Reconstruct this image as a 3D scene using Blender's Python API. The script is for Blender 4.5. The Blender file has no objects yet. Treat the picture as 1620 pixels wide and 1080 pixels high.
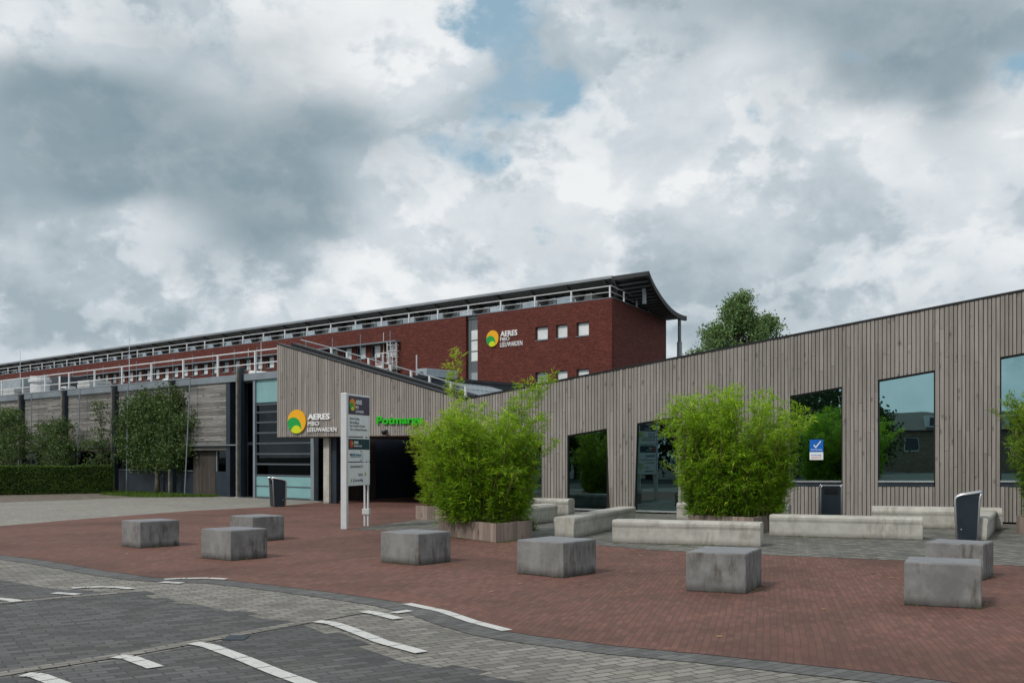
import bpy, bmesh, math, random
from mathutils import Vector, Matrix
R = math.radians
rnd = random.Random(7)
SC = bpy.context.scene
COL = SC.collection

# ------------------------------------------------------------------ survey helpers (photo measurements -> metres)
F, CX, HZ, EYE = 1620.0, 810.0, 722.0, 1.7
def gp(x, y):
    Y = EYE * F / (y - HZ)
    return ((x - CX) / F * Y, Y)
def px(x, Y): return (x - CX) / F * Y
def pz(y, Y): return EYE + (HZ - y) / F * Y
class Frame:
    """local frame: x along a facade, y to its back, z up"""
    def __init__(s, ox, oy, ang):
        s.o = Vector((ox, oy)); s.a = ang
        s.u = Vector((math.cos(ang), math.sin(ang))); s.n = Vector((-math.sin(ang), math.cos(ang)))
    def hit(s, x, y, c=0.0):
        k, m = (x - CX) / F, (HZ - y) / F
        oc = -s.o; ol = Vector((oc.dot(s.u), oc.dot(s.n)))
        d = Vector((k, 1.0)); dl = Vector((d.dot(s.u), d.dot(s.n)))
        t = (c - ol.y) / dl.y
        return ol.x + t * dl.x, EYE + t * m
    def w(s, x, y): 
        p = s.o + s.u * x + s.n * y
        return p.x, p.y

# ------------------------------------------------------------------ materials
MATS = {}
class NT:
    def __init__(s, name):
        s.m = bpy.data.materials.new(name); s.m.use_nodes = True
        s.t = s.m.node_tree; s.t.nodes.clear()
        s.out = s.n('ShaderNodeOutputMaterial')
    def n(s, typ, **kw):
        nd = s.t.nodes.new(typ)
        for k, v in kw.items():
            if k in nd.inputs: nd.inputs[k].default_value = v
            else: setattr(nd, k, v)
        return nd
    def l(s, a, b): s.t.links.new(a, b)
    def coord(s, scale=(1, 1, 1), rot=(0, 0, 0)):
        tc = s.n('ShaderNodeTexCoord'); mp = s.n('ShaderNodeMapping')
        mp.inputs['Scale'].default_value = scale; mp.inputs['Rotation'].default_value = rot
        s.l(tc.outputs['Object'], mp.inputs['Vector']); return mp.outputs['Vector']
    def noise(s, vec, scale, detail=4, rough=.6, dist=0):
        nd = s.n('ShaderNodeTexNoise', Scale=scale, Detail=detail, Roughness=rough, Distortion=dist)
        s.l(vec, nd.inputs['Vector']); return nd.outputs['Fac']
    def ramp(s, fac, a, b, c0=0, c1=1):
        nd = s.n('ShaderNodeMapRange'); nd.interpolation_type = 'SMOOTHSTEP'
        for i, v in zip(('From Min', 'From Max', 'To Min', 'To Max'), (a, b, c0, c1)): nd.inputs[i].default_value = v
        s.l(fac, nd.inputs['Value']); return nd.outputs['Result']
    def mix(s, fac, a, b, mode='MIX'):
        nd = s.n('ShaderNodeMix', data_type='RGBA', blend_type=mode)
        for sock, v in ((nd.inputs[0], fac), (nd.inputs[6], a), (nd.inputs[7], b)):
            if isinstance(v, (int, float)): sock.default_value = v
            elif isinstance(v, tuple): sock.default_value = (v + (1,))[:4] if len(v) == 3 else v
            else: s.l(v, sock)
        return nd.outputs[2]
    def math(s, op, a, b=0.0, clamp=False):
        nd = s.n('ShaderNodeMath', operation=op); nd.use_clamp = clamp
        for sock, v in ((nd.inputs[0], a), (nd.inputs[1], b)):
            if isinstance(v, (int, float)): sock.default_value = v
            else: s.l(v, sock)
        return nd.outputs[0]
    def sep(s, vec):
        nd = s.n('ShaderNodeSeparateXYZ'); s.l(vec, nd.inputs[0]); return nd.outputs
    def comb(s, x, y, z=0.0):
        nd = s.n('ShaderNodeCombineXYZ')
        for i, v in enumerate((x, y, z)):
            if isinstance(v, (int, float)): nd.inputs[i].default_value = v
            else: s.l(v, nd.inputs[i])
        return nd.outputs[0]
    def island(s): return s.n('ShaderNodeNewGeometry').outputs['Random Per Island']
    def bump(s, h, strength=.3, dist=.01):
        nd = s.n('ShaderNodeBump', Strength=strength, Distance=dist); s.l(h, nd.inputs['Height']); return nd.outputs['Normal']
    def bsdf(s, col, rough=.8, metal=0, spec=.4, normal=None):
        b = s.n('ShaderNodeBsdfPrincipled')
        for k, v in (('Base Color', col), ('Roughness', rough), ('Metallic', metal), ('Specular IOR Level', spec)):
            if isinstance(v, (int, float)): b.inputs[k].default_value = v
            elif isinstance(v, tuple): b.inputs[k].default_value = (v + (1,))[:4]
            else: s.l(v, b.inputs[k])
        if normal is not None: s.l(normal, b.inputs['Normal'])
        s.l(b.outputs[0], s.out.inputs[0]); return b

def plain(name, col, rough=.6, var=.18, scale=2.0, stretch=(1, 1, 1), metal=0, spec=.4, bump=0.0, bscale=60):
    t = NT(name); v = t.coord(stretch)
    n1 = t.noise(v, scale, 6, .65)
    c = t.mix(t.ramp(n1, .3, .7), tuple(x * (1 - var) for x in col), tuple(min(1, x * (1 + var)) for x in col))
    n2 = t.noise(t.coord(), scale * 9, 3)
    rg = t.ramp(n2, .2, .8, max(.05, rough - .08), min(1, rough + .1))
    nm = t.bump(t.noise(t.coord(), bscale, 4), bump, .01) if bump else None
    t.bsdf(c, rg, metal, spec, nm); MATS[name] = t.m; return t.m

def pavers(name, cols, bw, bh, mortar, mcol, rot=0.0, stain=.35, msize=.006, moss=0.0, offset=.5, bumpd=.004):
    t = NT(name); v = t.coord(rot=(0, 0, rot))
    wob = t.n('ShaderNodeTexNoise', Scale=1.3, Detail=3); t.l(v, wob.inputs['Vector'])
    va = t.n('ShaderNodeVectorMath', operation='MULTIPLY_ADD'); t.l(wob.outputs['Color'], va.inputs[0])
    va.inputs[1].default_value = (.05, .05, 0); t.l(v, va.inputs[2])
    b = t.n('ShaderNodeTexBrick', Scale=1.0); b.offset = offset
    b.inputs['Brick Width'].default_value = bw; b.inputs['Row Height'].default_value = bh
    b.inputs['Mortar Size'].default_value = msize; b.inputs['Mortar Smooth'].default_value = .3; b.inputs['Bias'].default_value = 0
    b.inputs['Color1'].default_value = (0, 0, 0, 1); b.inputs['Color2'].default_value = (1, 1, 1, 1); b.inputs['Mortar'].default_value = (.5, .5, .5, 1)
    t.l(va.outputs[0], b.inputs['Vector'])
    c = t.mix(b.outputs['Color'], cols[0], cols[1])
    fine = t.noise(v, 90, 5, .75)
    c = t.mix(t.ramp(fine, .3, .7, .45, 0), c, tuple(x * .5 for x in cols[0])); c = t.mix(t.ramp(t.noise(v, 160, 3, .7), .55, .72, 0, .5), c, tuple(min(1, x * 1.5) for x in cols[1]))
    c = t.mix(t.ramp(b.outputs['Fac'], 0, 1, 0, mortar), c, mcol)
    if moss:
        mm = t.math('MULTIPLY', b.outputs['Fac'], t.ramp(t.noise(v, .9, 5), .52, .68))
        c = t.mix(t.math('MULTIPLY', mm, moss), c, (.06, .09, .02))
    st = t.noise(v, .35, 7, .62, .6); st2 = t.noise(v, 2.2, 6, .7)
    c = t.mix(t.ramp(st, .42, .68, 0, stain), c, tuple(x * .45 for x in cols[0]))
    c = t.mix(t.ramp(st2, .5, .75, 0, stain * .6), c, tuple(min(1, x * 1.35) for x in cols[2]))
    h = t.math('ADD', t.math('MULTIPLY', b.outputs['Fac'], -1.0), t.math('MULTIPLY', fine, .5))
    t.bsdf(c, t.ramp(st2, .3, .7, .72, .92), 0, .3, t.bump(h, .6, bumpd)); MATS[name] = t.m; return t.m

def concrete(name, col, stain, streak=.6, light=1.25, ground=.35):
    t = NT(name); v = t.coord()
    rn = t.n('ShaderNodeObjectInfo').outputs['Random']
    off = t.n('ShaderNodeVectorMath', operation='ADD'); t.l(v, off.inputs[0])
    t.l(t.comb(t.math('MULTIPLY', rn, 37.0), t.math('MULTIPLY', rn, 11.0), 0.0), off.inputs[1]); v = off.outputs[0]
    n1 = t.noise(v, 2.4, 7, .7); mp = t.n('ShaderNodeMapping'); mp.inputs['Scale'].default_value = (6, 6, 1.5); t.l(v, mp.inputs[0])
    n2 = t.noise(mp.outputs[0], 1.6, 5, .7); n3 = t.noise(v, 55, 4, .7); big = t.noise(v, 1.1, 4, .6)
    c = t.mix(t.ramp(n1, .3, .7), tuple(x * .8 for x in col), tuple(x * light for x in col))
    msk = t.math('MULTIPLY', t.ramp(n2, .40, .66), t.ramp(big, .40, .58))
    c = t.mix(t.math('MULTIPLY', msk, streak), c, stain)
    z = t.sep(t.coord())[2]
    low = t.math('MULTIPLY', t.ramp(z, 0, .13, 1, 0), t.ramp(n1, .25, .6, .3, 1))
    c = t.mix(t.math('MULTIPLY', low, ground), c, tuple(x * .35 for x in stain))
    vo = t.n('ShaderNodeTexVoronoi', Scale=16.0); t.l(v, vo.inputs['Vector'])
    pit = t.math('MULTIPLY', t.ramp(vo.outputs['Distance'], .03, .12, 1, 0), t.ramp(n1, .5, .6))
    c = t.mix(t.math('MULTIPLY', pit, .6), c, tuple(x * .35 for x in col))
    h = t.math('SUBTRACT', t.math('MULTIPLY', n3, .5), pit)
    t.bsdf(c, .82, 0, .35, t.bump(h, .5, .006)); MATS[name] = t.m; return t.m

def boards(name, col, dark, axis=2, var=.22, knots=True, red=.0):
    """weathered timber, grain along axis, tone varies per board"""
    t = NT(name); isl = t.island(); v = t.coord()
    off = t.n('ShaderNodeVectorMath', operation='ADD'); t.l(v, off.inputs[0])
    t.l(t.comb(t.math('MULTIPLY', isl, 91.0), t.math('MULTIPLY', isl, 47.0), t.math('MULTIPLY', isl, 63.0)), off.inputs[1])
    sc = [28, 28, 28]; sc[axis] = 1.1
    mp = t.n('ShaderNodeMapping'); mp.inputs['Scale'].default_value = sc; t.l(off.outputs[0], mp.inputs[0])
    g = t.noise(mp.outputs[0], 1.0, 6, .65, 1.2)
    sc2 = [5, 5, 5]; sc2[axis] = .5
    mp2 = t.n('ShaderNodeMapping'); mp2.inputs['Scale'].default_value = sc2; t.l(off.outputs[0], mp2.inputs[0])
    b = t.noise(mp2.outputs[0], 1.0, 4, .6)
    c = t.mix(t.ramp(g, .3, .7), dark, col)
    tone = t.n('ShaderNodeHueSaturation'); t.l(c, tone.inputs['Color'])
    t.l(t.ramp(isl, 0, 1, 1 - var, 1 + var), tone.inputs['Value']); c = tone.outputs[0]
    c = t.mix(t.ramp(b, .42, .72, 0, .55), c, tuple(x * .6 for x in col))
    w = t.noise(v, .35, 5, .6)
    c = t.mix(t.ramp(w, .4, .7, 0, .3), c, tuple(min(1, x * 1.25) for x in col))
    if knots:
        sk = [9, 9, 9]; sk[axis] = 4.5
        mk = t.n('ShaderNodeMapping'); mk.inputs['Scale'].default_value = sk; t.l(off.outputs[0], mk.inputs[0])
        vo = t.n('ShaderNodeTexVoronoi', Scale=.42); t.l(mk.outputs[0], vo.inputs['Vector'])
        c = t.mix(t.ramp(vo.outputs['Distance'], .05, .2, .7, 0), c, tuple(x * .45 for x in dark))
    t.bsdf(c, .85, 0, .25, t.bump(g, .35, .004)); MATS[name] = t.m; return t.m

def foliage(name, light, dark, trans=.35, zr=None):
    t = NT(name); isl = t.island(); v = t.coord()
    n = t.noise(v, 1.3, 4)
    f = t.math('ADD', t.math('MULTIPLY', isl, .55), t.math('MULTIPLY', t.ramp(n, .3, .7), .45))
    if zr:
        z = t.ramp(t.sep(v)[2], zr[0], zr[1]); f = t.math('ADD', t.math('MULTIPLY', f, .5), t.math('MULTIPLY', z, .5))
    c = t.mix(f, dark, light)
    odd = t.ramp(t.math('FRACT', t.math('MULTIPLY', isl, 57.31)), .93, .96)
    c = t.mix(t.math('MULTIPLY', odd, .7), c, (light[0] * 1.5, light[1] * 1.05, light[2] * .9))
    d = t.n('ShaderNodeBsdfPrincipled'); t.l(c, d.inputs['Base Color']); d.inputs['Roughness'].default_value = .55; d.inputs['Specular IOR Level'].default_value = .3
    tr = t.n('ShaderNodeBsdfTranslucent'); t.l(t.mix(.5, c, (light[0] * 1.2, light[1] * 1.15, light[2] * .6)), tr.inputs[0])
    ms = t.n('ShaderNodeMixShader'); ms.inputs[0].default_value = trans
    t.l(d.outputs[0], ms.inputs[1]); t.l(tr.outputs[0], ms.inputs[2]); t.l(ms.outputs[0], t.out.inputs[0]); MATS[name] = t.m; return t.m

def glass(name, tint, refl=.3, rough=0.0, gcol=(.8, .95, .97)):
    t = NT(name)
    tr = t.n('ShaderNodeBsdfTransparent'); tr.inputs[0].default_value = tint + (1,)
    gl = t.n('ShaderNodeBsdfGlossy'); gl.inputs['Roughness'].default_value = rough; gl.inputs[0].default_value = gcol + (1,)
    nz = t.noise(t.coord(), .8, 2)
    t.l(t.bump(nz, .03, .02), gl.inputs['Normal'])
    lw = t.n('ShaderNodeLayerWeight', Blend=.25)
    fac = t.ramp(lw.outputs['Fresnel'], 0, 1, refl, 1)
    ms = t.n('ShaderNodeMixShader'); t.l(fac, ms.inputs[0])
    t.l(tr.outputs[0], ms.inputs[1]); t.l(gl.outputs[0], ms.inputs[2]); t.l(ms.outputs[0], t.out.inputs[0]); MATS[name] = t.m; return t.m

def brickwall(name, col, mcol, two=True):
    t = NT(name); v = t.coord(); s = t.sep(v)
    uv = t.comb(t.math('ADD', s[0], s[1]), s[2])
    b = t.n('ShaderNodeTexBrick', Scale=1.0)
    for k, x in (('Brick Width', .25), ('Row Height', .083), ('Mortar Size', .011), ('Mortar Smooth', .3)): b.inputs[k].default_value = x
    b.inputs['Color1'].default_value = tuple(x * .6 for x in col) + (1,); b.inputs['Color2'].default_value = tuple(x * 1.3 for x in col) + (1,)
    b.inputs['Mortar'].default_value = mcol + (1,)
    t.l(uv, b.inputs['Vector'])
    mp = t.n('ShaderNodeMapping'); mp.inputs['Scale'].default_value = (.35, .35, 2.6); t.l(v, mp.inputs[0])
    st = t.noise(mp.outputs[0], 2.2, 6, .7); big = t.noise(v, .13, 5, .6)
    c = t.mix(t.ramp(st, .38, .7, 0, .7), b.outputs['Color'], tuple(x * .5 for x in col))
    c = t.mix(t.math('MULTIPLY', t.ramp(big, .5, .68), t.ramp(t.noise(mp.outputs[0], 5, 5), .45, .65, 0, .35)), c, (col[0] * 1.5, col[1] * 2.6, col[2] * 2.8))
    t.bsdf(c, .85, 0, .25); MATS[name] = t.m; return t.m

brick_red = brickwall('red_brick', (.155, .040, .029), (.075, .03, .026))
brick_house = brickwall('house_brick', (.23, .15, .10), (.25, .22, .19))
mat_red = pavers('red_clinker', ((.145, .072, .056), (.235, .113, .087), (.19, .095, .074)), .205, .066, .55, (.075, .054, .046), rot=R(-76), stain=.55, moss=.3, msize=.0055)
mat_light = pavers('light_pavers', ((.18, .168, .15), (.35, .33, .295), (.26, .246, .222)), .22, .11, .75, (.045, .043, .038), rot=R(-33), stain=.3, msize=.009, moss=.7)
mat_dark = pavers('dark_pavers', ((.075, .075, .0745), (.158, .157, .155), (.115, .114, .113)), .22, .11, .62, (.034, .035, .03), rot=R(-33), stain=.35, msize=.009, moss=.7)
mat_band = pavers('band_pavers', ((.105, .104, .102), (.185, .183, .18), (.142, .141, .138)), .21, .105, .7, (.03, .03, .028), rot=R(-40), stain=.35, moss=.4)
mat_bench_area = pavers('grey_pavers', ((.135, .13, .12), (.28, .268, .243), (.205, .197, .18)), .21, .21, .95, (.04, .042, .03), rot=R(-29.8), stain=.4, moss=.8, msize=.02, offset=.0)
mat_beige = pavers('beige_pavers', ((.25, .235, .205), (.35, .335, .295), (.30, .285, .25)), .21, .105, .5, (.15, .14, .12), rot=R(20), stain=.25)
mat_ground = plain('ground_asphalt', (.05, .055, .045), .9, .25, .5, bump=.3)
mat_soil = plain('soil', (.15, .125, .10), .95, .4, 3, bump=.8, bscale=25)
tm = NT('road_paint'); v_ = tm.coord(); w1 = tm.noise(v_, 7, 6, .75); w2 = tm.noise(v_, 60, 4, .7)
cm_ = tm.mix(tm.ramp(w1, .3, .7), (.50, .50, .475), (.68, .68, .655))
cm_ = tm.mix(tm.math('MULTIPLY', tm.ramp(w1, .50, .62), tm.ramp(w2, .42, .6, 0, .8)), cm_, (.16, .155, .145))
tm.bsdf(cm_, .8, 0, .3); mat_mark = tm.m
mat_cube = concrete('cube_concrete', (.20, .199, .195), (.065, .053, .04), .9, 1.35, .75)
mat_cube_top = plain('cube_top', (.215, .218, .23), .6, .12, 5, bump=.15)
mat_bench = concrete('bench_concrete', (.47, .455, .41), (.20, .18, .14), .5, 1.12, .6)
mat_clad = boards('cladding_wood', (.338, .310, .284), (.246, .224, .204), 2, .13)
mat_plank = boards('horizontal_planks', (.285, .277, .262), (.115, .110, .103), 0, .45)
mat_planter = boards('planter_wood', (.30, .24, .205), (.17, .13, .11), 2, .3)
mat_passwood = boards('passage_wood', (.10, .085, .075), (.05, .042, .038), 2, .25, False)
mat_gap = plain('gap_dark', (.025, .014, .014), .9, .2)
mat_black = plain('black_frame', (.012, .013, .015), .45, .2)
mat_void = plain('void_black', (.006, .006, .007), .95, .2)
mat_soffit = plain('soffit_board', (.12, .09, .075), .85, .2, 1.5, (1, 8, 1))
mat_roof = plain('roof_membrane', (.055, .055, .06), .85, .25, 1)
mat_silver = plain('silver_metal', (.62, .63, .65), .35, .08, 4, metal=.75)
mat_white = plain('white_paint', (.66, .67, .67), .5, .1, 2)
mat_greysteel = plain('grey_steel', (.19, .22, .24), .5, .15, 2)
mat_coping = plain('coping_zinc', (.20, .235, .265), .5, .15, .7)
mat_navy = plain('navy_panel', (.022, .032, .045), .5, .2, 1)
mat_bin = plain('bin_navy', (.012, .022, .032), .45, .2, 3)
mat_col = plain('steel_column', (.17, .16, .14), .7, .35, 3)
mat_teal = plain('teal_panel', (.21, .40, .405), .35, .07, 1.0)
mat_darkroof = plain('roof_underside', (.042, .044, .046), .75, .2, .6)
mat_slat = plain('soffit_slat', (.12, .135, .145), .6, .1, 1)
mat_bar = plain('bar_steel', (.075, .09, .105), .5, .1, 2)
mat_fascia = plain('roof_fascia', (.25, .27, .29), .5, .12, .5)
mat_stairgrey = plain('strip_grey', (.13, .15, .165), .5, .1, 1)
mat_blind = plain('blind_pane', (.72, .76, .76), .25, .10, .8, spec=.6)
mat_blind_dim = plain('blind_pane_dim', (.30, .34, .36), .25, .15, .8, spec=.6)
mat_attic = plain('attic_glass', (.62, .68, .72), .12, .25, .5, metal=.55, spec=.8)
mat_mullion = plain('mullion_grey', (.55, .58, .59), .5, .1)
mat_hvac = plain('hvac_grey', (.32, .37, .40), .5, .12, 1.5)
mat_hvac_l = plain('hvac_light', (.50, .51, .50), .55, .15, 1.5)
mat_hvac_d = plain('hvac_dark', (.055, .062, .075), .6, .15, 1.5)
mat_solar = plain('solar_cell', (.10, .12, .17), .2, .2, 2, spec=.8)
mat_bark = plain('bark', (.13, .115, .09), .9, .35, 6, (1, 1, .3), bump=.6, bscale=30)
mat_cane = plain('bamboo_cane', (.20, .19, .06), .6, .35, 4)
mat_drycane = plain('dry_cane', (.22, .15, .08), .8, .35, 4)
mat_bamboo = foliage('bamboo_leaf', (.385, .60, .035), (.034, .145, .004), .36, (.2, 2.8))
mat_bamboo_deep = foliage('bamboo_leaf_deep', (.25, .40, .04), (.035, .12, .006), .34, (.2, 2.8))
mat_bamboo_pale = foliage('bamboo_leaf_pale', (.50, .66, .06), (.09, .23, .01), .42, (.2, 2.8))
mat_tree = foliage('apple_leaf', (.12, .19, .06), (.028, .062, .018), .3)
mat_poplar = foliage('poplar_leaf', (.20, .32, .11), (.055, .115, .045), .32)
mat_mirrortree = foliage('street_tree_leaf', (.06, .10, .03), (.02, .04, .012), .2)
mat_hedge = foliage('hedge_leaf', (.12, .21, .03), (.025, .055, .01), .2)
mat_grass = foliage('grass_blade', (.13, .22, .03), (.045, .09, .012), .3)
mat_leaf = foliage('dead_leaf', (.42, .32, .14), (.22, .13, .06), .2)
mat_pane = glass('tinted_pane', (.17, .215, .20), .50, gcol=(.55, .90, .93))
mat_lowpane = glass('low_tinted_pane', (.14, .18, .17), .24, gcol=(.55, .88, .92))  # dimmed copy of the tinted pane, imitating darker reflections in the low windows
mat_darkpane = glass('dark_pane', (.22, .26, .27), .045, gcol=(.7, .8, .85))
mat_room = plain('room_plaster', (.17, .175, .16), .9, .05, 1)
mat_floor = plain('room_floor', (.04, .045, .045), .5, .15, 1)
mat_yellow = plain('sign_yellow', (.86, .42, .01), .45, .02)
mat_green = plain('sign_green', (.01, .34, .06), .45, .02)
mat_lime = plain('sign_lime', (.62, .68, .01), .45, .02)
mat_gtext = plain('letter_green', (.025, .48, .012), .4, .03)
mat_sign_white = plain('sign_white', (.80, .82, .84), .4, .04)
mat_letter = plain('letter_white', (.85, .85, .85), .45, .02)
mat_purple = plain('sign_purple', (.055, .04, .085), .4, .05)
mat_petrol = plain('sign_petrol', (.008, .045, .07), .4, .05)
mat_ink = plain('sign_ink', (.06, .06, .065), .6, .05)
mat_grey_ink = plain('sign_grey_ink', (.16, .17, .18), .6, .05)
mat_tealink = plain('sign_teal_ink', (.02, .22, .30), .6, .05)
mat_signred = plain('sign_red', (.55, .05, .02), .5, .05)
mat_orange = plain('sign_orange', (.75, .25, .01), .5, .05)
mat_arrow = plain('arrow_green', (.30, .48, .01), .5, .05)
mat_blue = plain('sticker_blue', (.008, .13, .52), .4, .04)
mat_paper = plain('sticker_paper', (.78, .80, .80), .5, .03)
mat_rtile = plain('roof_tile', (.07, .055, .05), .8, .25, 3)

# ------------------------------------------------------------------ mesh builder
class MB:
    def __init__(s): s.v = []; s.f = []
    def add(s, vs, fs):
        o = len(s.v); s.v += [tuple(v) for v in vs]; s.f += [tuple(i + o for i in f) for f in fs]; return s
    def box(s, x0, x1, y0, y1, z0, z1):
        return s.hexa([(x0, y0, z0), (x1, y0, z0), (x1, y1, z0), (x0, y1, z0)], [(x0, y0, z1), (x1, y0, z1), (x1, y1, z1), (x0, y1, z1)])
    def hexa(s, b, t):
        return s.add(list(b) + list(t), [(3, 2, 1, 0), (4, 5, 6, 7), (0, 1, 5, 4), (1, 2, 6, 5), (2, 3, 7, 6), (3, 0, 4, 7)])
    def quad(s, a, b, c, d): return s.add([a, b, c, d], [(0, 1, 2, 3)])
    def prism(s, pts, z0, z1):
        n = len(pts)
        return s.add([(p[0], p[1], z0) for p in pts] + [(p[0], p[1], z1) for p in pts],
                     [tuple(range(n))[::-1], tuple(range(n, 2 * n))] + [(i, (i + 1) % n, n + (i + 1) % n, n + i) for i in range(n)])
    def extrude(s, prof, a, b):
        """profile of 3D offsets placed at a and b"""
        n = len(prof); a = Vector(a); b = Vector(b)
        return s.add([a + Vector(p) for p in prof] + [b + Vector(p) for p in prof],
                     [tuple(range(n)), tuple(range(n, 2 * n))[::-1]] + [(i, n + i, n + (i + 1) % n, (i + 1) % n) for i in range(n)])
    def bar(s, p, q, w, h=None, up=(0, 0, 1)):
        h = h or w; p = Vector(p); q = Vector(q); d = (q - p).normalized(); u = Vector(up)
        if abs(d.dot(u)) > .95: u = Vector((0, 1, 0))
        r = d.cross(u).normalized() * w / 2; u = r.cross(d).normalized() * h / 2
        return s.hexa([p - r - u, p + r - u, p + r + u, p - r + u], [q - r - u, q + r - u, q + r + u, q - r + u])
    def tube(s, pts, r, n=8, cap=True):
        pts = [Vector(p) for p in pts]; rs = r if isinstance(r, (list, tuple)) else [r] * len(pts); o = len(s.v)
        prev = None
        for i, p in enumerate(pts):
            d = (pts[min(i + 1, len(pts) - 1)] - pts[max(i - 1, 0)])
            d = d.normalized() if d.length > 1e-9 else Vector((0, 0, 1))
            if prev is None: a = d.orthogonal().normalized()
            else:
                a = prev - d * prev.dot(d); a = a.normalized() if a.length > 1e-6 else d.orthogonal().normalized()
            prev = a; b = d.cross(a)
            for k in range(n):
                an = 2 * math.pi * k / n; s.v.append(tuple(p + (a * math.cos(an) + b * math.sin(an)) * rs[i]))
        for i in range(len(pts) - 1):
            for k in range(n):
                s.f.append((o + i * n + k, o + i * n + (k + 1) % n, o + (i + 1) * n + (k + 1) % n, o + (i + 1) * n + k))
        if cap:
            s.f.append(tuple(range(o, o + n))[::-1]); e = o + (len(pts) - 1) * n; s.f.append(tuple(range(e, e + n)))
        return s
    def lathe(s, prof, n=20, c=(0, 0, 0)):
        o = len(s.v)
        for r, z in prof:
            for k in range(n):
                a = 2 * math.pi * k / n; s.v.append((c[0] + r * math.cos(a), c[1] + r * math.sin(a), c[2] + z))
        for i in range(len(prof) - 1):
            for k in range(n): s.f.append((o + i * n + k, o + i * n + (k + 1) % n, o + (i + 1) * n + (k + 1) % n, o + (i + 1) * n + k))
        return s
    def build(s, name, mat, parent=None, bevel=0.0, smooth=False, loc=None):
        me = bpy.data.meshes.new(name); me.from_pydata(s.v, [], s.f); me.update()
        me.materials.append(mat)
        if smooth:
            for p in me.polygons: p.use_smooth = True
        ob = bpy.data.objects.new(name, me); COL.objects.link(ob)
        if parent is not None: ob.parent = parent
        if loc: ob.location = loc
        if bevel:
            m = ob.modifiers.new('edge', 'BEVEL'); m.width = bevel; m.segments = 2; m.limit_method = 'ANGLE'; m.angle_limit = R(40)
        return ob

def tag(o, label=None, cat=None, group=None, kind=None):
    for k, v in (('label', label), ('category', cat), ('group', group), ('kind', kind)):
        if v: o[k] = v
    return o
def thing(name, label, cat, loc=(0, 0, 0), rz=0, group=None):
    o = bpy.data.objects.new(name, None); COL.objects.link(o); o.empty_display_size = .3
    o.location = loc; o.rotation_euler = (0, 0, rz); return tag(o, label, cat, group)
def sheet(name, pts, z, mat):
    me = bpy.data.meshes.new(name); me.from_pydata([(p[0], p[1], z) for p in pts], [], [tuple(range(len(pts)))])
    if me.polygons[0].normal.z < 0: me.flip_normals()
    me.materials.append(mat); o = bpy.data.objects.new(name, me); COL.objects.link(o); o['kind'] = 'structure'; return o

def text_mesh(body, bold=0.0):
    cu = bpy.data.curves.new('lettering', 'FONT'); cu.body = body; cu.size = 1; cu.extrude = .5; cu.offset = bold; cu.resolution_u = 3
    ob = bpy.data.objects.new('lettering', cu); COL.objects.link(ob); bpy.context.view_layer.update()
    me = bpy.data.meshes.new_from_object(ob.evaluated_get(bpy.context.evaluated_depsgraph_get()))
    bpy.data.objects.remove(ob); bpy.data.curves.remove(cu); return me
def text(mb, body, x0, x1, z0, z1, y, depth=.02, bold=0.0):
    """letters facing -y in the parent's frame, fitted into the given box"""
    me = text_mesh(body, bold); vs = [v.co for v in me.vertices]
    ax, bx = min(v.x for v in vs), max(v.x for v in vs); ay, by = min(v.y for v in vs), max(v.y for v in vs)
    mb.add([(x0 + (v.x - ax) / (bx - ax) * (x1 - x0), y - (v.z + .5) * depth, z0 + (v.y - ay) / (by - ay) * (z1 - z0)) for v in vs],
           [tuple(p.vertices) for p in me.polygons])
    bpy.data.meshes.remove(me); return mb
def disc(mb, cx, cz, r, y0, y1, clip=None, n=48, sx=1.0):
    pts = []
    for k in range(n):
        a = 2 * math.pi * k / n; x, z = cx + r * math.cos(a), cz + r * math.sin(a)
        if clip:
            d = math.hypot(x - clip[0], z - clip[1])
            if d > clip[2]: x, z = clip[0] + (x - clip[0]) * clip[2] / d, clip[1] + (z - clip[1]) * clip[2] / d
        pts.append((x, z))
    mb.add([(x, y0, z) for x, z in pts] + [(x, y1, z) for x, z in pts],
           [tuple(range(n)), tuple(range(n, 2 * n))[::-1]] + [(i, n + i, n + (i + 1) % n, (i + 1) % n) for i in range(n)]); return mb
def emblem(parent, cx, cz, r, y, dep=.03, cols=None, st=.004):
    cols = cols or (mat_yellow, mat_green, mat_lime)
    o = disc(MB(), cx, cz, r, y - dep, y).build('emblem', cols[0], parent)
    disc(MB(), cx - .35 * r, cz - .5 * r, .86 * r, y - dep - st, y - dep, (cx, cz, r * .995)).build('leaf_shape', cols[1], o)
    disc(MB(), cx - .02 * r, cz - .87 * r, .55 * r, y - dep - 2 * st, y - dep - st, (cx, cz, r * .99)).build('sun_shape', cols[2], o)
    return o
def wall_holes(mb, x0, x1, z0, z1, y0, y1, holes):
    xs = sorted({x0, x1} | {h[i] for h in holes for i in (0, 1) if x0 < h[i] < x1})
    for a, b in zip(xs, xs[1:]):
        zc = z0
        for h in sorted([h for h in holes if h[0] <= (a + b) / 2 <= h[1]], key=lambda h: h[2]):
            if h[2] > zc: mb.box(a, b, y0, y1, zc, h[2])
            zc = max(zc, h[3])
        if zc < z1: mb.box(a, b, y0, y1, zc, z1)
    return mb

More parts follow.
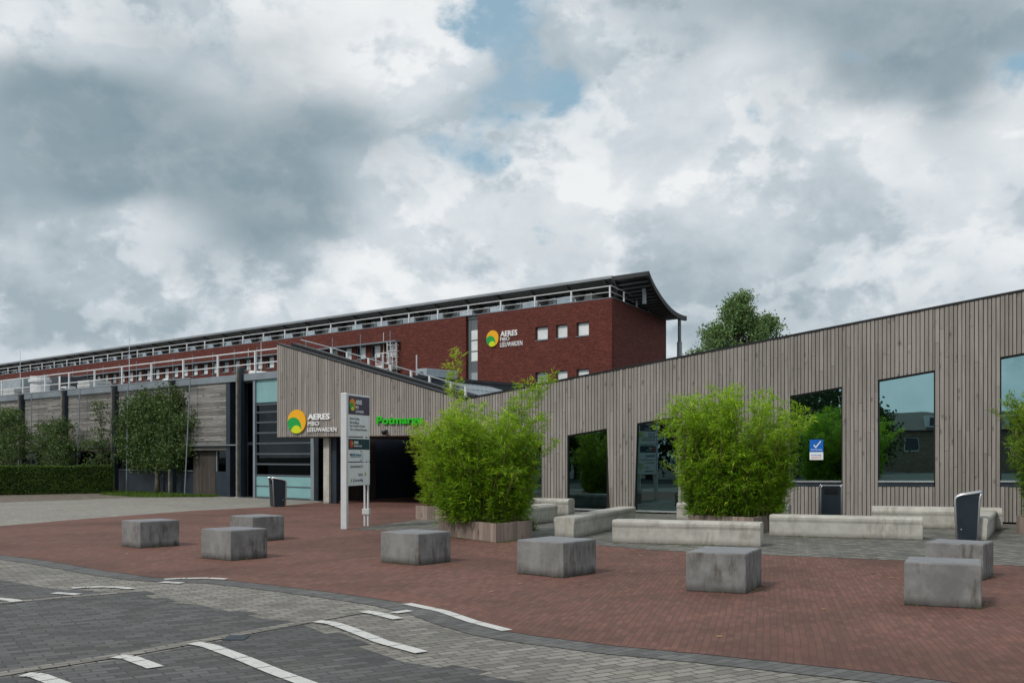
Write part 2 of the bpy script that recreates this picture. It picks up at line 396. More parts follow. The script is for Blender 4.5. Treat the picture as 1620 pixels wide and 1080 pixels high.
# ------------------------------------------------------------------ camera, light, sky
cam = bpy.data.cameras.new('camera'); co = bpy.data.objects.new('camera', cam); COL.objects.link(co)
co.location = (0, 0, EYE); co.rotation_euler = (R(90), 0, 0)
cam.sensor_width = 36; cam.lens = 36; cam.shift_y = 182 / 1620; cam.clip_start = .1; cam.clip_end = 3000
SC.camera = co
SC.view_settings.view_transform = 'Standard'; SC.view_settings.look = 'None'; SC.view_settings.exposure = 0; SC.view_settings.gamma = 1
SUN_EL, SUN_AZ = 47, 228          # sun stands behind the camera, to its left
sl = bpy.data.lights.new('sun', 'SUN'); sl.energy = 2.1; sl.angle = R(10); sl.color = (1, .95, .88)
so = bpy.data.objects.new('sun', sl); COL.objects.link(so)
sd = Vector((math.cos(R(SUN_EL)) * math.sin(R(SUN_AZ)), math.cos(R(SUN_EL)) * math.cos(R(SUN_AZ)), math.sin(R(SUN_EL))))
so.rotation_euler = sd.to_track_quat('Z', 'Y').to_euler(); so.location = (-20, -20, 30)

W = bpy.data.worlds.new('World'); SC.world = W; W.use_nodes = True
t = NT.__new__(NT); t.t = W.node_tree; t.t.nodes.clear(); t.out = t.n('ShaderNodeOutputWorld')
bg = t.n('ShaderNodeBackground', Strength=.1); t.l(bg.outputs[0], t.out.inputs[0])
sky = t.n('ShaderNodeTexSky'); sky.sky_type = 'NISHITA'; sky.sun_disc = False
sky.sun_elevation = R(SUN_EL); sky.sun_rotation = R(SUN_AZ); sky.air_density = 1.2; sky.dust_density = 1.5
gen = t.n('ShaderNodeTexCoord').outputs['Generated']
def vm(op, a, b):
    nd = t.n('ShaderNodeVectorMath', operation=op)
    for i, v in enumerate((a, b)):
        if isinstance(v, tuple): nd.inputs[i].default_value = v
        else: t.l(v, nd.inputs[i])
    return nd.outputs[0] if op not in ('LENGTH', 'DISTANCE') else nd.outputs['Value']
st = vm('MULTIPLY', gen, (1, 1, 1.9))
wn = t.n('ShaderNodeTexNoise', Scale=3.0, Detail=3, Roughness=.5); t.l(st, wn.inputs['Vector'])
warp = vm('MULTIPLY', vm('SUBTRACT', wn.outputs['Color'], (.5, .5, .5)), (.20, .20, .16))
D = vm('ADD', gen, warp)
def pdir(x, y): return Vector(((x - CX) / F, 1, (HZ - y) / F)).normalized()
def blob(x, y, rx, ry, inner=.1, src=None):
    d = pdir(x, y); df = vm('SUBTRACT', src or D, tuple(d)); df = vm('MULTIPLY', df, (F / rx, 1.0, F / ry))
    return t.ramp(vm('LENGTH', df, (0, 0, 0)), inner, 1.0, 1, 0)
def fld(sc, det, ro, off, zs=1.5, wa=.4):
    return t.math('SUBTRACT', t.noise(vm('ADD', vm('ADD', vm('MULTIPLY', gen, (1, 1, zs)), off), vm('MULTIPLY', warp, (wa, wa, wa))), sc, det, ro, .15), .5)
def add(*ts):
    o = ts[0]
    for q in ts[1:]: o = t.math('ADD', o, q)
    return o
def mul(q, k): return t.math('MULTIPLY', q, k)
n1 = fld(3.6, 5, .5, (0, 0, 0), 1.9); n2 = fld(9, 7, .55, (3.1, 1.7, .4)); n3 = fld(24, 7, .6, (7.1, .7, 2.4), 1.3, .2)
puff = t.math('ABSOLUTE', mul(fld(6.5, 6, .5, (1.3, 2.2, 5.1), 1.35), 2.0))
# thin bright cumulus cover
n4 = fld(5.5, 8, .56, (9.3, 4.4, 1.2), 1.4, .3)
edge1 = t.ramp(add(n4, mul(n3, .25)), -.015, .05); edge2 = t.ramp(add(mul(n2, .8), mul(n1, .5), mul(n3, .3)), -.01, .06)
br = add(mul(n1, .9), mul(n2, .6), mul(n3, .60), mul(puff, .8), mul(edge1, .26), mul(edge2, .20), -.20)
for (x, y, rx, ry, amp) in ((590, 90, 200, 170, .30), (1200, 250, 560, 170, .16), (620, 370, 300, 100, .22), (90, 60, 200, 130, .05), (200, 370, 240, 90, .20), (1300, 480, 620, 110, -.20), (150, 530, 300, 80, -.10), (1550, 380, 200, 100, .12)):
    br = add(br, mul(blob(x, y, rx, ry), amp))
def cramp(fac, stops):
    cr = t.n('ShaderNodeValToRGB'); t.l(fac, cr.inputs[0]); e = cr.color_ramp.elements
    e[0].position, e[0].color = stops[0][0], stops[0][1] + (1,); e[1].position, e[1].color = stops[-1][0], stops[-1][1] + (1,)
    for p, c in stops[1:-1]: q = e.new(p); q.color = c + (1,)
    return cr.outputs[0]
bright = cramp(add(br, .34), ((.0, (.36, .44, .49)), (.25, (.50, .57, .62)), (.5, (.63, .69, .735)), (.75, (.75, .79, .82)), (1.0, (.86, .88, .895))))
# darker rain-grey banks in front of it
dk = add(mul(n1, 1.3), mul(n2, .95), mul(n3, .32), -.06)
for (x, y, rx, ry, amp) in ((300, 250, 480, 230, 1.0), (430, 370, 230, 100, .75), (60, 220, 340, 190, .45), (560, 260, 220, 110, .25), (1230, 30, 520, 130, 1.05), (1510, 60, 260, 120, .65), (1180, 190, 110, 110, .30), (1400, 500, 520, 90, .32), (300, 30, 330, 80, .35), (1480, 150, 70, 120, .25)):
    dk = add(dk, mul(blob(x, y, rx, ry, .05), amp))
for (x, y, rx, ry, amp) in ((220, 355, 200, 55, -.38), (100, 70, 150, 90, -.25)): dk = add(dk, mul(blob(x, y, rx, ry, .05), amp))
dark = cramp(add(mul(n4, 1.2), mul(n2, 1.0), mul(n3, .5), mul(puff, .5), mul(edge1, .12), .24), ((.1, (.215, .305, .36)), (.45, (.275, .355, .405)), (.75, (.37, .44, .485)), (1.0, (.48, .54, .58))))
cl1 = t.mix(mul(t.ramp(dk, .08, 1.15), .97), bright, dark)
# blue gaps
gp_ = add(mul(blob(762, 130, 150, 190, .0), .9), mul(blob(705, 245, 90, 35, .0), .6), mul(blob(860, 130, 90, 60, .0), .45), mul(blob(1600, 95, 90, 60, .0), .7), mul(blob(800, 270, 90, 30, .0), .5), mul(n2, 2.3), mul(n3, 1.3), mul(puff, -.5))
bluecol = t.mix(.7, sky.outputs[0], (3.0, 4.9, 6.1))
cloud = vm('MULTIPLY', cl1, (10, 10, 10))
fin = t.mix(t.math('MULTIPLY', t.ramp(gp_, .30, .78), t.ramp(add(n2, mul(n3, .6)), -.16, .14, .6, .95)), cloud, bluecol)
t.l(fin, bg.inputs[0])

# ------------------------------------------------------------------ ground
sheet('ground', [(-1500, -1500), (1500, -1500), (1500, 1500), (-1500, 1500)], 0, mat_ground)
edge_px = [(0, 877), (86, 888), (173, 903), (242, 913), (300, 915.5), (359, 917.5), (432, 925), (518, 935.6), (580, 944), (640, 953), (700, 966), (749, 983), (805, 998),
           (849, 1005), (983, 1022), (1113, 1034), (1220, 1045), (1398, 1064), (1520, 1080)]
edge = [(-16, 23.6)] + [gp(*p) for p in edge_px] + [(4.6, 7.0), (8, 5.0), (20, -1.5)]
far = [gp(0, 832), gp(130, 821), gp(302, 808), gp(432, 801.6), gp(510, 794)]
sheet('road', [(-14, -14), (40, -14), (40, -13)] + edge[::-1] + [(-16, 24)], .004, mat_light)
sheet('paved_plaza', edge + [(24, 22), (18, 26), (4, 46), (-3.0, 47), far[4]] + far[3::-1] + [(-13.6, 22.4)], .008, mat_red)
def offset(pts, d):
    out = []
    for i, p in enumerate(pts):
        a = Vector(pts[max(i - 1, 0)]); c = Vector(pts[min(i + 1, len(pts) - 1)]); n = (c - a).normalized(); out.append((p[0] + n.y * d, p[1] - n.x * d))
    return out
me = MB(); ob_ = offset(edge, .42)
for i in range(len(edge) - 1): me.quad((*ob_[i], .010), (*ob_[i + 1], .010), (*edge[i + 1], .010), (*edge[i], .010))
me.build('pavement_edge_band', mat_band)['kind'] = 'structure'
me = MB(); ob2 = offset(edge, .06)                                  # course of bricks on edge closing the plaza
for i in range(len(edge) - 1): me.quad((*ob2[i], .014), (*ob2[i + 1], .014), (*edge[i + 1], .014), (*edge[i], .014))
me.build('pavement_edge_course', mat_red)['kind'] = 'structure'
def zig(pts, step=.32, amp=.15):
    """stepped paver edge along a polyline"""
    out = []
    for a, c in zip(pts, pts[1:]):
        a = Vector(a); c = Vector(c); L = (c - a).length; k = max(1, int(L / step)); n = Vector((-(c - a).y, (c - a).x)).normalized()
        for i in range(k):
            s = amp * rnd.choice((0, 0, 1, 1)); out.append(tuple(a + (c - a) * (i / k) + n * s)); out.append(tuple(a + (c - a) * ((i + 1) / k) + n * s))
    return out
d1 = zig([gp(212, 936), gp(259, 953), gp(315, 957), gp(415, 979), gp(467, 984)])
sheet('road_surface', [gp(-500, 990), gp(0, 957), gp(100, 946)] + d1 + [gp(350, 1007), gp(200, 1035), gp(20, 1063), gp(-500, 1180)], .008, mat_dark)
d2 = zig([gp(475, 988), gp(493, 994), gp(562, 1022), gp(640, 1048), gp(696, 1057), gp(814, 1078), (1.2, 6.9), (3, 5.2)])
sheet('road_surface', [gp(30, 1068), gp(210, 1040), gp(360, 1012)] + d2 + [(3, -10), (-13, -10), (-12, 6.0)], .008, mat_dark)
sheet('road_surface', [gp(-300, 905), gp(0, 917), gp(78, 931)] + zig([gp(78, 931), gp(140, 936), gp(190, 937)], .3, .08) + [gp(95, 943), gp(0, 953), gp(-500, 985)], .008, mat_dark)
def course(pts, w, z=.012):
    a = [gp(*p) for p in pts]; c = offset(a, w); m = MB()
    for i in range(len(a) - 1): m.quad((*a[i], z), (*a[i + 1], z), (*c[i + 1], z), (*c[i], z))
    m.build('road_course', mat_light)['kind'] = 'structure'
course([(-200, 1100), (20, 1061), (200, 1033), (350, 1006), (471, 984), (560, 968)], .16)
course([(-300, 978), (0, 953), (100, 944), (212, 935)], .16)
def marking(pts, wpx, parts):
    """row of white marking stones along a polyline of photo points; width in metres"""
    a = [Vector(gp(*p)) for p in pts]; L = [0]
    for p, q in zip(a, a[1:]): L.append(L[-1] + (q - p).length)
    def at(s):
        for i in range(len(a) - 1):
            if s <= L[i + 1] + 1e-6: return a[i] + (a[i + 1] - a[i]) * ((s - L[i]) / (L[i + 1] - L[i]))
        return a[-1]
    m = MB(); N = parts * 5
    for k in range(parts):
        s0 = L[-1] * k / parts + .008; s1 = L[-1] * (k + 1) / parts - .008
        for j in range(5):
            u = at(s0 + (s1 - s0) * j / 5); v = at(s0 + (s1 - s0) * (j + 1) / 5); d = (v - u).normalized(); n = Vector((-d.y, d.x)) * wpx / 2
            m.quad((*(u - n), .017), (*(v - n), .017), (*(v + n), .017), (*(u + n), .017))
    m.build('road_marking', mat_mark)['kind'] = 'structure'
marking([(-30, 946), (20, 950.5), (27, 953)], .14, 2)
marking([(84, 939), (125, 941.5)], .13, 2)
marking([(113, 931.5), (134, 930), (164, 929.5), (186, 930), (210, 932.5)], .13, 4)
marking([(259, 917.5), (285, 916), (328, 915.5), (359, 917)], .12, 3)
marking([(255, 921.7), (289, 923.5)], .13, 2)
marking([(575, 968.5), (595, 971.5), (631, 980.5)], .14, 2)
marking([(622, 971), (650, 967)], .12, 1)
marking([(643, 956), (700, 968), (749, 985), (803, 999)], .13, 4)
marking([(500, 984), (525, 987), (553, 996.5), (605, 1017), (668, 1034)], .14, 5)
marking([(305, 1018.5), (330, 1023), (385, 1043.5), (436, 1065), (482, 1082), (560, 1110)], .14, 6)
marking([(183, 1040), (205, 1042), (247, 1058)], .14, 2)
marking([(37, 1069), (58, 1070), (110, 1090)], .14, 2)
m = MB(); a, c = gp(357, 1010), gp(398, 1005); m.box(a[0], c[0], a[1] - .12, a[1] + .12, .003, .016)
m.build('drain_cover', mat_navy); tag(bpy.data.objects['drain_cover'], 'dark drain grating set in the grey road beside the paver strip', 'drain cover')
bench_poly = [gp(555, 838), gp(691, 840), (-1.2, 21.7), gp(842, 853), gp(937, 862), gp(1040, 871), gp(1208, 878), gp(1430, 887), gp(1620, 896), (16, 11.2), (24, 20),
              (16.4, 23.6), (-.2, 33.0), gp(655, 823)]
sheet('paved_area', bench_poly, .012, mat_bench_area)
sheet('paved_path', [(-13.6, 22.4)] + far + [(-7.6, 39.6), (-11, 42.5), (-46, 73.5), (-60, 60)], .007, mat_beige)
sheet('soil', [(-14.9, 43.2), (-17.5, 40.0), (-18.9, 37.9), (-28, 36.5), (-34, 62), (-29.5, 59), (-20, 50.5)], .011, mat_soil)
sheet('lawn', [(-12.6, 43.0), (-15.5, 42.6), (-18.4, 45.6), (-19.6, 50.2), (-12.4, 43.7)], .016, plain('lawn_base', (.07, .11, .02), .95, .3, 4, bump=.6))
g = MB(); tri = [Vector(p) for p in ((-12.6, 43.0), (-15.5, 42.6), (-18.4, 45.6), (-19.6, 50.2), (-12.4, 43.7))]
for _ in range(5200):
    i = rnd.choice((1, 1, 2)); u, v = sorted((rnd.random(), rnd.random()))
    fan = [(0, 1, 4), (1, 2, 4), (2, 3, 4)][rnd.choice((0, 1, 1, 2, 2))]
    p = tri[fan[0]] * u + tri[fan[1]] * (v - u) + tri[fan[2]] * (1 - v)
    h = rnd.uniform(.05, .16); an = rnd.random() * 6.28; w = .012; lx, ly = rnd.gauss(0, .03), rnd.gauss(0, .03)
    g.add([(p.x - w * math.cos(an), p.y - w * math.sin(an), .015), (p.x + w * math.cos(an), p.y + w * math.sin(an), .015), (p.x + lx, p.y + ly, h)], [(0, 1, 2)])
tag(g.build('grass', mat_grass), 'short bright green grass under the apple tree', None, None, 'stuff')

# ------------------------------------------------------------------ timber building with the V-shaped roof
FA = Frame(2.33, 31.5, math.atan2(-.4965, .868))
tb = thing('timber_building', 'grey timber-clad school building with V-shaped roofline and tinted windows', 'building', (2.33, 31.5, 0), FA.a)
SL, SR = -12.65, 17.5
VS, VZ = FA.hit(735, 632)
zl = FA.hit(439, 544.5)[1]; sr_, zr_ = FA.hit(1618, 461)
kl = (zl - VZ) / (SL - VS); kr = (zr_ - VZ) / (sr_ - VS)
def top(s): return VZ + (s - VS) * (kl if s < VS else kr)
SOF = 2.42; SOFR = -4.6
wins = []       # s0,s1,zb0,zb1,zt0,zt1
def win(x0, t0, x1, t1, yb, floor):
    s0, z0 = FA.hit(x0, t0); s1, z1 = FA.hit(x1, t1)
    if floor: zb0 = zb1 = .10
    else: zb0 = FA.hit(x0, yb)[1]; zb1 = FA.hit(x1, yb)[1]
    wins.append((s0, s1, zb0, zb1, z0, z1, floor))
win(795, 706, 857, 695, 0, True); win(897.7, 688.3, 960.8, 677.5, 0, True); win(1005, 669.7, 1072.8, 658.5, 0, True); win(1106, 653, 1157, 644, 0, True)
win(1250, 626, 1332.4, 611.6, 759.8, False); win(1389, 600.7, 1478.8, 585.4, 759.8, False); win(1582, 565, 1672, 549, 759.6, False)
SB = .16      # depth of sill board under raised windows
def lerp(a, b, t): return a + (b - a) * t
def span(s):
    """solid z intervals at position s"""
    lo = SOF if s < SOFR else .06
    iv = [(lo, top(s))]
    for w in wins:
        if w[0] - .001 <= s <= w[1] + .001:
            f = (s - w[0]) / (w[1] - w[0]); zb = lerp(w[2], w[3], f); zt = lerp(w[4], w[5], f)
            return ([(lo, zb - SB)] if not w[6] else []) + [(zt, top(s))]
    return iv
cl = MB(); s = SL
cuts = sorted([SOFR] + [w[i] for w in wins for i in (0, 1)] + [VS, SR])
while s < SR - .03:
    w = rnd.choice((.078, .082, .088, .088, .094, .070)); gap = .019
    e = s + w
    for c in cuts:
        if s < c - .012 < e: e = c - .003 if c - s > .03 else e
    e = min(e, SR); mid = (s + e) / 2
    dep = rnd.choice((-.032, -.026, -.026, -.02))
    ia, ib = None, None
    A = span(max(s, min(e, s + .002))); B = span(e - .002); Mi = span(mid)
    if len(A) != len(Mi): A = Mi
    if len(B) != len(Mi): B = Mi
    for (a0, a1), (b0, b1) in zip(A, B):
        z = min(a0, b0); zs = [0.0]
        Ltot = min(a1, b1) - max(a0, b0)
        p = rnd.uniform(.5, 3.5)
        while p < Ltot - .4: zs.append(p / Ltot); p += rnd.uniform(2.0, 4.2)
        zs.append(1.0)
        for f0, f1 in zip(zs, zs[1:]):
            g0 = .003 / Ltot if f0 > 0 else 0; g1 = .003 / Ltot if f1 < 1 else 0; dd = dep + rnd.uniform(-.002, .002)
            za0, za1, zb0, zb1 = lerp(a0, a1, f0 + g0), lerp(a0, a1, f1 - g1), lerp(b0, b1, f0 + g0), lerp(b0, b1, f1 - g1)
            cl.hexa([(s, dd, za0), (e, dd, zb0), (e, .012, zb0), (s, .012, za0)], [(s, dd, za1), (e, dd, zb1), (e, .012, zb1), (s, .012, za1)])
    s = e + gap
cl.build('cladding', mat_clad, tb)
bk = MB()
for a, c in zip([SL] + cuts, cuts):
    if c - a < .01: continue
    m_ = (a + c) / 2
    A, B, Mi = span(a + .004), span(c - .004), span(m_)
    for (a0, a1), (b0, b1) in zip(A, B):
        bk.hexa([(a, .015, a0), (c, .015, b0), (c, .30, b0), (a, .30, a0)], [(a, .015, a1 - .02), (c, .015, b1 - .02), (c, .30, b1 - .02), (a, .30, a1 - .02)])
bk.build('wall', mat_gap, tb)
cp = MB()
for a, c in ((SL - .03, VS), (VS, SR)):
    cp.hexa([(a, -.05, top(a) + .002), (c, -.05, top(c) + .002), (c, .34, top(c) + .002), (a, .34, top(a) + .002)],
            [(a, -.05, top(a) + .05), (c, -.05, top(c) + .05), (c, .34, top(c) + .05), (a, .34, top(a) + .05)])
cp.build('coping', mat_black, tb)
rf = MB(); DEP = 10
for a, c, dp in ((SL, -6.2, 1.6), (-6.199, VS, DEP), (VS, SR, DEP)):
    for (y0, y1) in ((.345, dp),):
        rf.hexa([(a, y0, top(a) - .30), (c, y0, top(c) - .30), (c, y1, top(c) - .30), (a, y1, top(a) - .30)],
                [(a, y0, top(a) - .03), (c, y0, top(c) - .03), (c, y1, top(c) - .03), (a, y1, top(a) - .03)])
rf.build('roof', mat_roof, tb)
rim = MB(); rim.hexa([(SL + .2, .5, top(SL + .2) - .02), (VS - .6, .5, top(VS - .6) - .02), (VS - .6, .9, top(VS - .6) - .02), (SL + .2, .9, top(SL + .2) - .02)],
                     [(SL + .2, .5, top(SL + .2) + .16), (VS - .6, .5, top(VS - .6) + .14), (VS - .6, .9, top(VS - .6) + .14), (SL + .2, .9, top(SL + .2) + .16)])
rim.build('roof_rim', mat_black, tb)
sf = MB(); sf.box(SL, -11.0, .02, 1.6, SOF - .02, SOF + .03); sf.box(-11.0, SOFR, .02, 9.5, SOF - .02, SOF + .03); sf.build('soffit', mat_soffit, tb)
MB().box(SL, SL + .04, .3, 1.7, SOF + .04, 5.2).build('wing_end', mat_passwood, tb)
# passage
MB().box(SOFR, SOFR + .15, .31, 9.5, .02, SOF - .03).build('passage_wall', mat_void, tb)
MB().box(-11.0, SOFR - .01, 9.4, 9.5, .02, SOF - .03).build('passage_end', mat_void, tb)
# windows
for w in wins:
    s0, s1, b0, b1, t0, t1, fl = w
    fr = MB(); y0, y1, th = .02, .26, .026
    fr.hexa([(s0 + .001, y0, b0), (s0 + th, y0, b0), (s0 + th, y1, b0), (s0 + .001, y1, b0)], [(s0 + .001, y0, t0 - .001), (s0 + th, y0, t0 - .001), (s0 + th, y1, t0 - .001), (s0 + .001, y1, t0 - .001)])
    fr.hexa([(s1 - th, y0, b1), (s1 - .001, y0, b1), (s1 - .001, y1, b1), (s1 - th, y1, b1)], [(s1 - th, y0, t1 - .001), (s1 - .001, y0, t1 - .001), (s1 - .001, y1, t1 - .001), (s1 - th, y1, t1 - .001)])
    fr.hexa([(s0 + th, y0, t0 - .05), (s1 - th, y0, t1 - .05), (s1 - th, y1, t1 - .05), (s0 + th, y1, t0 - .05)], [(s0 + th, y0, t0 - .002), (s1 - th, y0, t1 - .002), (s1 - th, y1, t1 - .002), (s0 + th, y1, t0 - .002)])
    wo = fr.build('window', mat_black, tb)
    MB().quad((s0 + th, .06, b0), (s1 - th, .06, b1), (s1 - th, .06, t1 - .05), (s0 + th, .06, t0 - .05)).build('pane', mat_lowpane if fl else mat_pane, wo)
    MB().hexa([(s0 + .01, -.055, b0 - .045), (s1 - .01, -.055, b1 - .045), (s1 - .01, .1, b1 - .045), (s0 + .01, .1, b0 - .045)], [(s0 + .01, -.055, b0 - .002), (s1 - .01, -.055, b1 - .002), (s1 - .01, .1, b1 - .002), (s0 + .01, .1, b0 - .002)]).build('sill', mat_silver, wo)
    lo = .055 if fl else SB
    MB().hexa([(s0 + .01, -.03, b0 - lo), (s1 - .01, -.03, b1 - lo), (s1 - .01, .1, b1 - lo), (s0 + .01, .1, b0 - lo)], [(s0 + .01, -.03, b0 - .047), (s1 - .01, -.03, b1 - .047), (s1 - .01, .1, b1 - .047), (s0 + .01, .1, b0 - .047)]).build('apron_board', mat_navy, wo)
# room behind the windows
rm = MB()
for a, c in ((SOFR + .16, VS), (VS, SR)): rm.hexa([(a, 7.8, 0), (c, 7.8, 0), (c, 7.9, 0), (a, 7.9, 0)], [(a, 7.8, top(a) - .35), (c, 7.8, top(c) - .35), (c, 7.9, top(c) - .35), (a, 7.9, top(a) - .35)])
rm.hexa([(SR - .1, .31, 0), (SR, .31, 0), (SR, 7.8, 0), (SR - .1, 7.8, 0)], [(SR - .1, .31, top(SR) - .35), (SR, .31, top(SR) - .35), (SR, 7.8, top(SR) - .35), (SR - .1, 7.8, top(SR) - .35)]); rm.build('room_wall', mat_room, tb)
MB().box(SOFR + .16, SR, .31, 7.8, .0, .03).build('room_floor', mat_floor, tb)
cc = MB(); A_, B_ = VS + .2, SR - .11
cc.hexa([(A_, .31, top(A_) - .5), (B_, .31, top(B_) - .5), (B_, 7.79, top(B_) - .5), (A_, 7.79, top(A_) - .5)], [(A_, .31, top(A_) - .42), (B_, .31, top(B_) - .42), (B_, 7.79, top(B_) - .42), (A_, 7.79, top(A_) - .42)])
cc.build('room_ceiling', mat_room, tb)
MB().box(5.2, 13.5, 4.5, 5.1, .03, 1.02).build('service_counter', mat_void, tb)
# sofa, table, pendant lamps seen through the glass
def F3(s, w, z=0): x, y = FA.w(s, w); return (x, y, z)
sa, sb_ = FA.hit(893, 780, 2.2)[0], FA.hit(964, 780, 2.2)[0]
so_ = thing('sofa', 'lime and teal sofa behind the low window nearest the left bamboo', 'sofa', F3((sa + sb_) / 2, 2.2, .03), FA.a)
L_ = (sb_ - sa) / 2 + .6
MB().box(-L_, L_, 0, .8, .05, .42).build('seat', plain('sofa_teal', (.015, .12, .13), .8), so_, .03)
MB().box(-L_, .1, .55, .8, .43, .98).build('back_cushion', plain('sofa_lime', (.36, .48, .04), .8), so_, .04)
MB().box(.11, L_, .55, .8, .43, .98).build('back_cushion', plain('sofa_petrol', (.01, .16, .22), .8), so_, .04)
for q in (-L_ + .1, L_ - .1): MB().box(q - .04, q + .04, .1, .18, 0, .06).build('foot', mat_black, so_)
ta, _ = FA.hit(1050, 780, 1.6)
tt = thing('canteen_table', 'pale steel-legged table just inside the window left of the middle bamboo', 'table', F3(ta + .35, 1.6, .03), FA.a)
MB().box(-.6, .6, -.35, .35, .70, .73).build('table_top', plain('table_top', (.35, .42, .42), .4), tt)
for q, r in ((-.55, -.3), (.55, -.3), (-.55, .3), (.55, .3)): MB().tube([(q, r, 0), (q, r, .70)], .018).build('leg', mat_silver, tt)
def pendant(x, y, w, dia, shape, mat, label, cord):
    s, z = FA.hit(x, y, w); p = thing('pendant_lamp', label, 'lamp', F3(s, w, z), FA.a, 'pendant lamps in the canteen')
    r = dia / 2; prof = {0: [(r, -.02), (r, 0), (r * .93, .12), (r * .7, .28), (r * .45, .36), (.05, .40), (0, .41)], 1: [(r, 0), (r * .96, .10), (r * .75, .22), (r * .4, .30), (.03, .33), (0, .33)]}[shape]
    MB().lathe(prof, 24).build('lamp_shade', mat, p, smooth=True)
    MB().tube([(0, 0, prof[-1][1]), (0, 0, cord)], .008, 5).build('cord', mat_black, p)
    if shape == 0: MB().box(-.16, .16, -.16, .16, -.22, -.06).build('bulb_housing', mat_soffit, p)
cream = plain('lamp_cream', (.75, .70, .52), .6, .05); brownl = plain('lamp_brown', (.06, .025, .018), .5, .05)
pendant(1315, 698, 1.4, .46, 0, cream, 'cream bell-shaped pendant lamp behind the window with the blue sticker', 1.6)
pendant(1429, 704, 2.0, .31, 1, brownl, 'small brown dome pendant lamp inside the tall window right of the sticker window', 2.0)

# roof things on the timber building
gr = thing('roof_guardrail', 'low white guardrail on the sloping roof above the entrance', 'railing', (2.33, 31.5, 0), FA.a)
gs = [SL + 1.3, -10.6, -9.6, -8.6, -7.7, -6.9, -6.0, -5.4]
for q in gs: MB().bar((q, 1.5, top(q) - .03), (q, 1.5, top(q) + .30), .07).build('post', mat_white, gr)
MB().tube([(SL - .2, 1.5, top(SL) + .33)] + [(q, 1.5, top(q) + .30) for q in gs], .022, 6).build('rail', mat_hvac, gr)
for i, (s0, w0, lab) in enumerate(((-6.7, 4.6, 'solar panel lying left in the valley of the timber roof'), (-5.55, 3.4, 'solar panel lying right in the valley of the timber roof'))):
    p = thing('solar_panel', lab, 'solar panel', F3(s0, w0, top(s0) - .03), FA.a, 'solar panels on the timber roof')
    p.rotation_euler = (0, -math.atan(kl), FA.a); p.rotation_euler = (0, -math.atan(kl), FA.a)
    f = MB(); f.box(-.55, .55, -1.6, 1.6, .10, .13)
    f.build('panel', mat_solar, p)
    f = MB()
    for q in range(11): f.box(-.56, .56, -1.6 + .32 * q - .015, -1.6 + .32 * q + .015, .131, .15)
    f.box(-.58, -.552, -1.6, 1.6, .09, .16); f.box(.552, .58, -1.6, 1.6, .09, .16)
    f.build('frame', mat_hvac, p)
    for q in (-1.3, 1.3): MB().box(-.5, .5, q - .03, q + .03, 0, .099).build('support_rail', mat_silver, p)
v = thing('roof_hatch', 'black tilted roof hatch behind the solar panels', 'roof hatch', F3(-5.9, 7.4, top(-5.9) - .03), FA.a)
MB().hexa([(-.3, -.4, 0), (.3, -.4, 0), (.3, .4, 0), (-.3, .4, 0)], [(-.2, -.3, .42), (.4, -.3, .30), (.4, .3, .30), (-.2, .3, .42)]).build('lid', mat_black, v)
# wall signs on the timber wall
ys = -.036
e0, e1 = FA.hit(457.3, 666)[0], FA.hit(486, 666)[0]; ez = FA.hit(471.5, 666.7)[1]
sg = thing('wall_sign', 'round orange and green emblem with white lettering on the timber wing', 'sign', (2.33, 31.5, 0), FA.a)
emblem(sg, (e0 + e1) / 2, ez, (e1 - e0) / 2, ys, .05)
lt = MB()
for body, xa, xb, ya, yb, bold in (('AERES', 488.6, 523.6, 663.6, 654.2, .03), ('MBO', 489, 506.5, 673.2, 666.6, .0), ('LEEUWARDEN', 488.6, 534.3, 682.6, 676.2, .006)):
    text(lt, body, FA.hit(xa, ya)[0], FA.hit(xb, ya)[0], FA.hit((xa + xb) / 2, ya)[1], FA.hit((xa + xb) / 2, yb)[1], ys, .04, bold)
lt.build('lettering', mat_letter, sg)
pg = MB(); xa, xb = FA.hit(598, 672)[0], FA.hit(671.5, 672)[0]
text(pg, 'Potmarge', xa, xb, FA.hit(634, 674.3)[1], FA.hit(634, 657.8)[1], ys, .06, .03)
o = pg.build('letter_sign', mat_gtext, None); 
o.location = (2.33, 31.5, 0); o.rotation_euler = (0, 0, FA.a); tag(o, 'bright green word sign on the timber wing above the dark entrance', 'sign')
s_, z_ = FA.hit(612.5, 683.5); cm = thing('security_camera', 'small dark camera under the green word sign', 'camera', F3(s_, -.03, z_), FA.a)
MB().lathe([(.0, -.10), (.07, -.08), (.10, 0), (.10, .05), (0, .06)], 14, (0, -.14, 0)).build('dome', mat_black, cm, smooth=True)
MB().box(-.05, .05, -.16, 0, .06, .09).build('bracket', mat_greysteel, cm)
# sticker poster on the window
p0, p1 = FA.hit(1280.8, 700, .05), FA.hit(1302.3, 700, .05)
zt_, zm_, zb_ = FA.hit(1291, 695, .05)[1], FA.hit(1291, 714.8, .05)[1], FA.hit(1291, 727, .05)[1]
st_ = thing('window_sticker', 'blue and white no-smoking sticker with a tick on the window', 'sticker', (2.33, 31.5, 0), FA.a)
a, c = p0[0], p1[0]; wd = c - a; yy = .055
MB().box(a, c, yy - .003, yy, zm_, zt_).build('upper_panel', mat_blue, st_)
MB().box(a, c, yy - .003, yy, zb_, zm_ - .001).build('lower_panel', mat_paper, st_)
ck = MB(); H = zt_ - zm_
def P(u, v): return (a + u * wd, yy - .006, zm_ + v * H)
ck.add([P(.27, .56), P(.34, .60), P(.45, .45), P(.80, .90), P(.86, .86), P(.47, .32), P(.42, .34)], [(0, 1, 2, 6), (2, 3, 4, 5), (2, 5, 6)])
ck.build('tick', mat_paper, st_)
